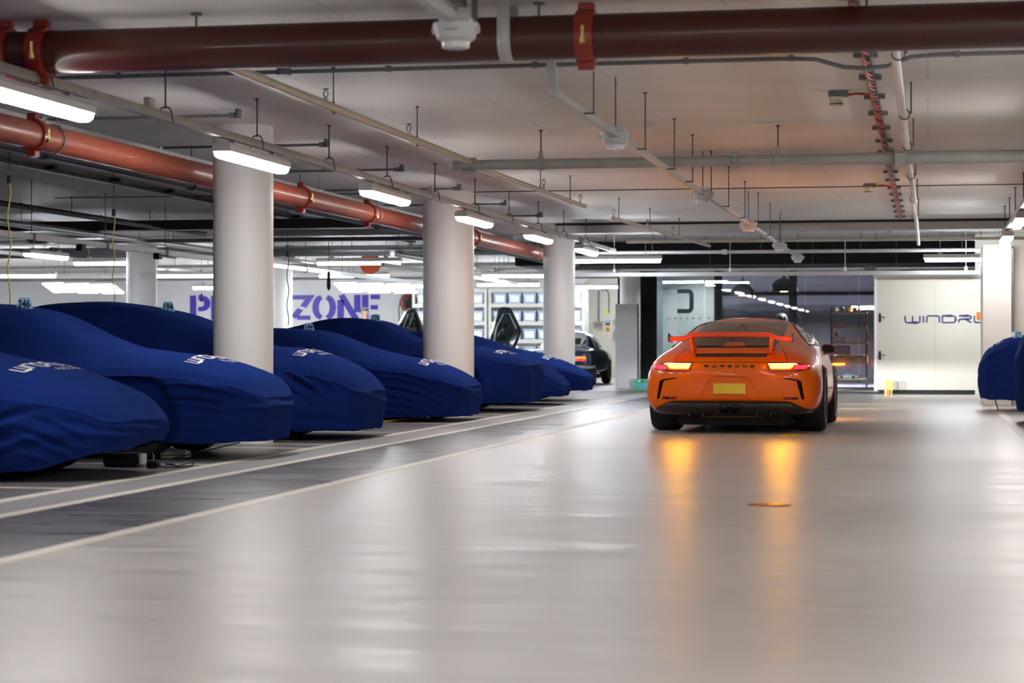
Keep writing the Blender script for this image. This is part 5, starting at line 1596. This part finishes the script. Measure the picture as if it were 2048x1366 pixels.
# two dark cars with a raised lid beyond the covered row
def lid_car(label, cx, y0, outline, rib):
    t = thing('open_car', label, 'car', (cx, y0, 0))
    st2 = [(y * 0.9, [(x, z * (0.80 if z < 0.5 else 0.68)) for x, z in hp]) for y, hp in SS]
    o = loft([(y, hp) for y, hp in st2], 1)
    apply_mods(o); o.name = 'body_shell'; o.parent = t
    o.data.materials.clear(); o.data.materials.append(M_dkpaint)
    for p in o.data.polygons: p.use_smooth = True; p.material_index = 0
    for yy in (0.8, 3.0):
        for s_ in (-1, 1):
            MB().lathe([(0.18, -0.1), (0.29, -0.09), (0.30, 0), (0.29, 0.09), (0.18, 0.1)], (s_ * 0.74, yy, 0.30), 'X', 24).build('wheel', M_tyre, t, local=True)
    ctr = (sum(p[0] for p in outline) / len(outline), sum(p[1] for p in outline) / len(outline))
    m = MB(); n = len(outline); K = 7
    rings = []
    for k in range(K + 1):
        f_ = k / K
        rings.append([(ctr[0] + (p[0] - ctr[0]) * f_ - cx, 0.55 + (p[1] - 0.9) * 0.35 + 0.12 * (f_ ** 2) - 0.05 * math.sin(f_ * 9), ctr[1] + (p[1] - ctr[1]) * f_) for p in outline])
    m.grid(rings, closed=True)
    l_ = m.build('raised_lid', M_dkpaint, t, smooth=40, local=True)
    solid(l_, 0.03)
    m = MB().tube([(p[0] - cx, 0.50 + (p[1] - 0.9) * 0.35, p[1]) for p in rib], 0.016, 8)
    m.build('lid_rib', mat('lid_inner_metal', (0.10, 0.12, 0.125), 0.3, metal=0.5), l_, local=True)
    m = MB().tube([(rib[0][0] - cx, 0.7, 0.75), (rib[0][0] - cx + 0.05, 0.85, 1.2)], 0.012, 6)
    m.build('gas_strut', M_blackm, t, local=True)


def dense(pts, k=4):
    out = []
    for i in range(len(pts)):
        a_, b_ = Vector(pts[i]), Vector(pts[(i + 1) % len(pts)])
        out += [tuple(a_.lerp(b_, j / k)) for j in range(k)]
    return out


lid_car('dark car with its lid raised, right of the thick column before the rack', -9.8, 46.3,
        dense([(-9.86, 0.62), (-9.86, 1.07), (-9.68, 1.74), (-9.60, 1.78), (-9.42, 1.77), (-9.34, 1.68), (-9.12, 1.28), (-9.11, 1.18), (-9.26, 0.70)]),
        [(-9.70, 0.9), (-9.66, 1.3), (-9.52, 1.62), (-9.38, 1.62), (-9.2, 1.28)])
lid_car('dark car with its lid raised, left of the thick column behind tag 176', -11.85, 47.2,
        dense([(-12.32, 0.75), (-12.25, 1.40), (-12.10, 1.70), (-12.0, 1.79), (-11.88, 1.78), (-11.80, 1.66), (-11.55, 1.18), (-11.42, 0.75)]),
        [(-12.15, 0.95), (-12.05, 1.40), (-11.98, 1.62), (-11.86, 1.66), (-11.95, 1.3), (-12.0, 1.0)])

# wall fittings on the cream wall
t = thing('air_drop', 'grey compressed air drop pipe on the cream wall beside the column', 'pipe', (-8.82, 56.7, 1.2))
MB().box((-8.82, 56.70, 1.95), (0.05, 0.05, 0.90)).build('drop_pipe', M_cond, t)
MB().box((-8.82, 56.68, 2.42), (0.14, 0.10, 0.08), ch=0.01).build('top_box', M_elight, t)
MB().tube([(-8.74, 56.68, 2.40), (-8.62, 56.68, 2.41), (-8.54, 56.68, 2.32), (-8.53, 56.68, 2.1), (-8.54, 56.68, 1.78)], 0.012, 8).build('cord', M_bcable, t)
for dx in (-0.09, 0.0, 0.09):
    MB().cyl((-8.82 + dx, 56.64, 1.38), (-8.82 + dx, 56.64, 1.54), 0.02, 8).build('outlet', M_galv, t)
MB().box((-8.82, 56.68, 1.52), (0.26, 0.06, 0.05)).build('manifold', M_galv, t)
t = thing('wall_notice', 'small navy and white notice on the cream wall above the orange button', 'sign', (-8.6, 56.76, 1.45))
MB().box((-8.58, 56.76, 1.50), (0.13, 0.01, 0.11)).build('panel', M_logo, t)
MB().box((-8.58, 56.753, 1.52), (0.09, 0.006, 0.025)).build('white_band', M_paper, t)
t = thing('stop_button', 'orange button on a yellow plate on the cream wall', 'button', (-8.6, 56.76, 1.27))
MB().box((-8.58, 56.76, 1.33), (0.13, 0.02, 0.13)).build('plate', M_yplast, t)
MB().lathe([(0.045, -0.03), (0.05, 0.0)], (-8.58, 56.745, 1.33), 'Y', 16).build('knob', M_odisc, t)
MB().box((-8.60, 56.76, 1.80), (0.10, 0.012, 0.13), ch=0.003).build('wall_label', M_yplast, label='small pale yellow label high on the cream wall', cat='label')
t = thing('wall_charger', 'dark wall charger with a green light on the cream wall, cable looped above', 'charger', (-8.3, 56.7, 1.0))
MB().box((-8.24, 56.68, 1.16), (0.18, 0.12, 0.44), ch=0.02).build('case', mat('charger_grey', (0.10, 0.11, 0.12), 0.4), t)
MB().lathe([(0.04, -0.01), (0.045, 0)], (-8.24, 56.615, 1.18), 'Y', 16).build('status_light', M_gled, t)
MB().tube([(-8.30, 56.66, 1.36)] + [(-8.34 - 0.07 * math.cos(R(a)), 56.66, 1.5 + 0.10 * math.sin(R(a))) for a in range(180, -1, -20)][::-1] + [(-8.41, 56.66, 1.2), (-8.40, 56.66, 1.0)], 0.014, 8).build('cable', M_cond, t)

# ------------------------------------------------------------------ person standing in the workshop
def skin_fig(name, nodes, edges, m, parent, lv=2, rootv=0):
    me = bpy.data.meshes.new(name)
    me.from_pydata([n_[0] for n_ in nodes], edges, [])
    ob = bpy.data.objects.new(name, me); COL.objects.link(ob)
    ob.modifiers.new('skin', 'SKIN').use_smooth_shade = True
    sl = me.skin_vertices[0].data
    for i, n_ in enumerate(nodes):
        sl[i].radius = n_[1] if isinstance(n_[1], tuple) else (n_[1], n_[1])
        sl[i].use_root = (i == rootv)
    sd = ob.modifiers.new('sub', 'SUBSURF'); sd.levels = lv; sd.render_levels = lv
    apply_mods(ob)
    for p in ob.data.polygons: p.use_smooth = True; p.material_index = 0
    ob.data.materials.clear(); ob.data.materials.append(m)
    if parent: ob.parent = parent
    return ob


per = thing('person', 'grey-haired person in a white shirt standing behind tag 176, turned to the right', 'person', (-12.63, 46.4, 0), R(-90))
# figure faces local +Y
nodes = [((0, 0, .96), .13), ((0, .01, 1.12), .125), ((0, .0, 1.32), .14), ((0, -.01, 1.44), .09), ((0, 0, 1.52), .055), ((0, .01, 1.60), .075), ((0, .02, 1.70), .088),
         ((.17, -.01, 1.42), .055), ((.24, -.02, 1.14), .042), ((.22, .12, .92), .033), ((.21, .16, .86), .028),
         ((-.17, -.01, 1.42), .055), ((-.24, -.02, 1.14), .042), ((-.22, .12, .92), .033), ((-.21, .16, .86), .028),
         ((.09, 0, .86), .09), ((.10, .02, .50), .058), ((.10, -.01, .09), .042), ((.11, .13, .04), .036),
         ((-.09, 0, .86), .09), ((-.10, .02, .50), .058), ((-.10, -.01, .09), .042), ((-.11, .13, .04), .036)]
edges = [(0, 1), (1, 2), (2, 3), (3, 4), (4, 5), (5, 6), (3, 7), (7, 8), (8, 9), (9, 10), (3, 11), (11, 12), (12, 13), (13, 14), (0, 15), (15, 16), (16, 17), (17, 18), (0, 19), (19, 20), (20, 21), (21, 22)]
bodyp = skin_fig('body', nodes, edges, M_skin, per)
MB().lathe([(0.004, 0.125), (0.016, 0.10), (0.014, 0.07), (0.004, 0.06)], (0, 0, 1.655), 'Y', 10).build('nose', M_skin, per, local=True)
for s_ in (-1, 1):
    MB().lathe([(0.006, -0.012), (0.03, -0.006), (0.032, 0.006), (0.006, 0.012)], (s_ * 0.083, 0.0, 1.66), 'X', 10).build('ear', M_skin, per, local=True)
    MB().lathe([(0.003, -0.008), (0.012, 0.0), (0.003, 0.008)], (s_ * 0.032, 0.092, 1.675), 'Y', 8).build('eye', M_ink, per, local=True)
MB().box((0, 0.088, 1.607), (0.045, 0.012, 0.009), ch=0.003).build('mouth', mat('lip', (0.4, 0.16, 0.13), 0.5), per, local=True)
hm = MB()
g = []
for i in range(9):
    ph = R(-15 + 105 * i / 8)
    g.append([(0.080 * math.cos(ph) * math.cos(t_), 0.005 + 0.092 * math.cos(ph) * math.sin(t_), 1.695 + 0.085 * math.sin(ph) + (0.045 if math.sin(t_) > 0.3 else -0.035) * max(0, 1 - i / 3)) for t_ in [2 * math.pi * j / 20 for j in range(20)]])
hm.grid(g, closed=True)
hm.build('hair', M_hair, per, local=True)
skin_fig('shirt', [((0, 0, .98), .150), ((0, .01, 1.14), .145), ((0, .0, 1.32), .16), ((0, -.01, 1.45), .095), ((0, 0, 1.50), .07), ((.18, -.01, 1.42), .07), ((.245, -.02, 1.14), .056), ((.222, .11, .94), .045), ((-.18, -.01, 1.42), .07), ((-.245, -.02, 1.14), .056), ((-.222, .11, .94), .045)],
         [(0, 1), (1, 2), (2, 3), (3, 4), (3, 5), (5, 6), (6, 7), (3, 8), (8, 9), (9, 10)], M_shirt, per)
skin_fig('trousers', [((0, 0, .97), .145), ((.09, 0, .86), .105), ((.10, .02, .50), .075), ((.10, -.01, .10), .062), ((-.09, 0, .86), .105), ((-.10, .02, .50), .075), ((-.10, -.01, .10), .062)],
         [(0, 1), (1, 2), (2, 3), (0, 4), (4, 5), (5, 6)], M_trous, per)

# ------------------------------------------------------------------ showroom contents
for i, (x, y, z, r, lb) in enumerate(((-4.18, 48.4, 2.05, 0.28, 'black dome pendant lamp, left one behind the glass'), (-3.14, 46.9, 2.10, 0.31, 'black dome pendant lamp, right one above the orange car'))):
    t = thing('pendant_lamp', lb, 'lamp', (x, y, z), 0, 'dome pendant lamps in the showroom')
    pr = [(r * math.cos(R(a)), r * 0.95 * math.sin(R(a))) for a in range(0, 86, 8)]
    dm_ = MB(); dm_.lathe([(r * 0.97, 0.0)] + pr + [(0.035, r * 0.97), (0.03, r * 0.97 + 0.1)], (x, y, z), n=36)
    dm_.build('shade', M_blackm, t)
    MB().lathe([(0.08, -0.012), (0.09, -0.004), (0.08, -0.002)], (x, y, z), n=20).build('bulb', M_warm, t)
    MB().cyl((x, y, z + r), (x, y, CEIL), 0.008, 6).build('cord', M_bcable, t)
t = thing('arc_lamp', 'black arc floor lamp with a small dome behind the orange car roof', 'lamp', (-2.75, 47.0, 0))
MB().tube([(-2.78, 47, 0.03), (-2.76, 47, 0.9)] + [(-3.03 + 0.27 * math.cos(R(a)), 47, 1.25 + 0.50 * math.sin(R(a))) for a in range(0, 141, 14)], 0.010, 8).build('arc', M_blackm, t)
MB().lathe([(0.16, 0), (0.16, 0.03), (0.02, 0.035)], (-2.78, 47, 0), n=24).build('base', M_blackm, t)
r = 0.15
MB().lathe([(r * 0.97, 0)] + [(r * math.cos(R(a)), r * 1.2 * math.sin(R(a))) for a in range(0, 90, 10)] + [(0.01, r * 1.2)], (-3.20, 47, 1.44), n=28).build('shade', M_blackm, t)
MB().lathe([(0.10, -0.012), (0.12, -0.002)], (-3.20, 47, 1.44), n=20).build('bulb', M_warm, t)

t = thing('shelf_unit', 'black open shelf unit with wooden shelves and drawer behind the glass', 'shelf', (-1.66, 45.6, 0))
for x in (-2.03, -1.29):
    for y in (45.42, 45.78):
        MB().box((x, y, 0.86), (0.03, 0.03, 1.72)).build('post', M_blackm, t)
for z in (1.60, 1.275, 0.955, 0.175):
    MB().box((-1.66, 45.6, z), (0.76, 0.38, 0.03)).build('shelf', M_wood, t)
dr = MB().box((-1.66, 45.6, 0.60), (0.78, 0.38, 0.18)).build('drawer', M_wood, t)
MB().box((-1.66, 45.405, 0.60), (0.2, 0.012, 0.012)).build('handle', M_blackm, dr)
MB().box((-1.95, 45.6, 0.35), (0.10, 0.34, 0.32)).build('side_panel', M_card, t)
for i in range(2):
    tag(MB().box((-1.88, 45.5, 1.313 + 0.045 * i), (0.25, 0.2, 0.042)).build('book', M_book[0]), ['lower pink book lying on the shelf of the black unit', 'upper pink book lying on the shelf of the black unit'][i], 'book', 'books on the black shelf unit')
for i in range(4):
    b_ = MB().box((-1.80, 45.5, 0.725 + 0.052 * i), (0.32, 0.24, 0.05)).build('book', M_book[2])
    tag(b_, f'dark book with pale spine on the wooden drawer, {"first" if i == 0 else ORD[i]} from the bottom', 'book', 'dark books on the wooden drawer')
    MB().box((-1.80, 45.378, 0.735 + 0.052 * i), (0.28, 0.006, 0.008)).build('spine_stripe', M_paper, b_, )
MB().box((-1.86, 45.5, 1.03), (0.27, 0.2, 0.12), ch=0.006).build('gift_box', M_card, label='tan box on the middle wooden shelf', cat='box')
MB().lathe([(0.03, 0), (0.04, 0.02), (0.035, 0.09), (0.02, 0.10)], (-1.80, 45.5, 1.092), n=14).build('cup', M_paper, label='white cup standing on the tan box', cat='cup')
MB().lathe([(0.035, 0), (0.045, 0.03), (0.04, 0.09), (0.025, 0.10)], (-1.93, 45.5, 1.092), n=14).build('jar', M_odisc, label='orange jar standing on the tan box', cat='jar')
for i, (x, m_) in enumerate(((-1.92, M_chrome), (-1.80, M_blackm), (-1.62, M_brass), (-1.45, M_blackm))):
    MB().lathe([(0.025, 0), (0.045, 0.03), (0.05, 0.08), (0.02, 0.11), (0.022, 0.13)], (x, 45.55, 1.617), n=14).build('vase', m_, label=['small chrome vase on the top wooden shelf', 'small black vase next to the chrome vase on the top shelf', 'small brass vase on the top wooden shelf', 'small black vase at the right end of the top shelf'][i], cat='vase')
t = thing('model_car', 'white model car on the bottom shelf of the black unit', 'model', (-1.68, 45.5, 0.19))
mst = [(y * 0.1, [(x * 0.1, z * 0.1) for x, z in hp]) for y, hp in ST]
mo = loft(mst, 1); apply_mods(mo); mo.name = 'body'; mo.parent = t; mo.rotation_euler = (0, 0, R(90)); mo.location = (0.22, 0, 0)
mo.data.materials.clear(); mo.data.materials.append(mat('white_model_paint', (0.75, 0.75, 0.8), 0.25, coat=1))
for p in mo.data.polygons: p.use_smooth = True; p.material_index = 0
for yy in (0.22 - 0.103, 0.22 - 0.349):
    for s_ in (-1, 1):
        MB().lathe([(0.015, -0.013), (0.034, -0.012), (0.034, 0.012), (0.015, 0.013)], (yy, s_ * 0.084, 0.034), 'Y', 16).build('wheel', M_tyre, t, local=True)
t = thing('glow_bar', 'slim glowing bar added behind the left showroom glass', 'light', (-5.0, 47.6, 2.3))  # glowing bar put in where a bright line shows in the glass
MB().box((-4.72, 47.6, 2.345), (1.55, 0.05, 0.03)).build('housing', M_blackm, t)
MB().box((-4.72, 47.6, 2.32), (1.5, 0.045, 0.02)).build('diffuser', M_ledc, t)
for x in (-5.3, -4.1):
    MB().cyl((x, 47.6, 2.36), (x, 47.6, CEIL), 0.004, 6).build('suspension_wire', M_rod, t)
for i, (x, y) in enumerate(((-2.5, 47.5), (-0.6, 46.0), (-4.9, 45.0))):  # unseen fill spots added to brighten mural, shelf unit and screen
    t = thing('fill_spot', ['added ceiling fill spot before the mural', 'added ceiling fill spot above the black shelf unit', 'added ceiling fill spot between the pendants and the glass'][i], 'light', (x, y, 2.85), 0, 'added showroom fill spots')
    MB().cyl((x, y, 2.86), (x, y, CEIL), 0.05, 16).build('can', M_blackm, t)
    MB().lathe([(0.04, 2.855), (0.042, 2.859)], (x, y, 0), n=16).build('lens', mat('fill_spot_lens', (1, 1, 1), 0.3, emit=(1, 0.93, 0.85), estr=40), t)
    ld = bpy.data.lights.new('fill_spot_bulb', 'AREA'); ld.shape = 'DISK'; ld.size = 0.08; ld.energy = 210 if i < 2 else 9; ld.color = (1, 0.95, 0.9); ld.spread = R(120)
    lo_ = bpy.data.objects.new('fill_spot_bulb', ld); COL.objects.link(lo_); lo_.parent = t; lo_.location = (0, 0, -0.01)

# things on the floor before the glass
t = thing('spill_kit', 'green box with blue and white bottles on the floor left of the orange car', 'box', (-5.68, 42.3, 0))
MB().box((-5.68, 42.36, 0.11), (0.35, 0.20, 0.22), ch=0.01).build('case', M_green, t)
for i, (dx, dz, w_, h_, m_) in enumerate(((-.06, .09, .09, .07, mat('blue_item', (0.12, 0.40, 0.70), 0.4)), (.05, .09, .08, .07, mat('blue_item', (0.12, 0.40, 0.70), 0.4)), (.12, .07, .05, .07, M_paper), (0.0, .17, .05, .035, M_logo), (.11, .165, .06, .06, mat('grey_item', (0.2, 0.25, 0.25), 0.4)), (-.06, .18, .05, .03, M_paper))):
    MB().box((-5.68 + dx, 42.255, dz), (w_, 0.02, h_), ch=0.006).build('bottle_window', m_, t)
t = thing('door_bollard', 'yellow block on an orange foot before the white door', 'bollard', (-0.69, 38.2, 0))
MB().prism([(-.76, 0, .125), (-.62, 0, .10), (-.615, 0, .24), (-.64, 0, .28), (-.765, 0, .285)], (0, 38.13, 0), (0, 38.25, 0)).build('block', M_yplast, t)
MB().box((-.70, 38.2, 0.065), (0.06, 0.06, 0.13)).build('foot', M_orange, t)
MB().box((-.75, 38.2, 0.06), (0.03, 0.05, 0.12)).box((-.64, 38.2, 0.055), (0.02, 0.05, 0.11)).build('leg', M_yplast, t)
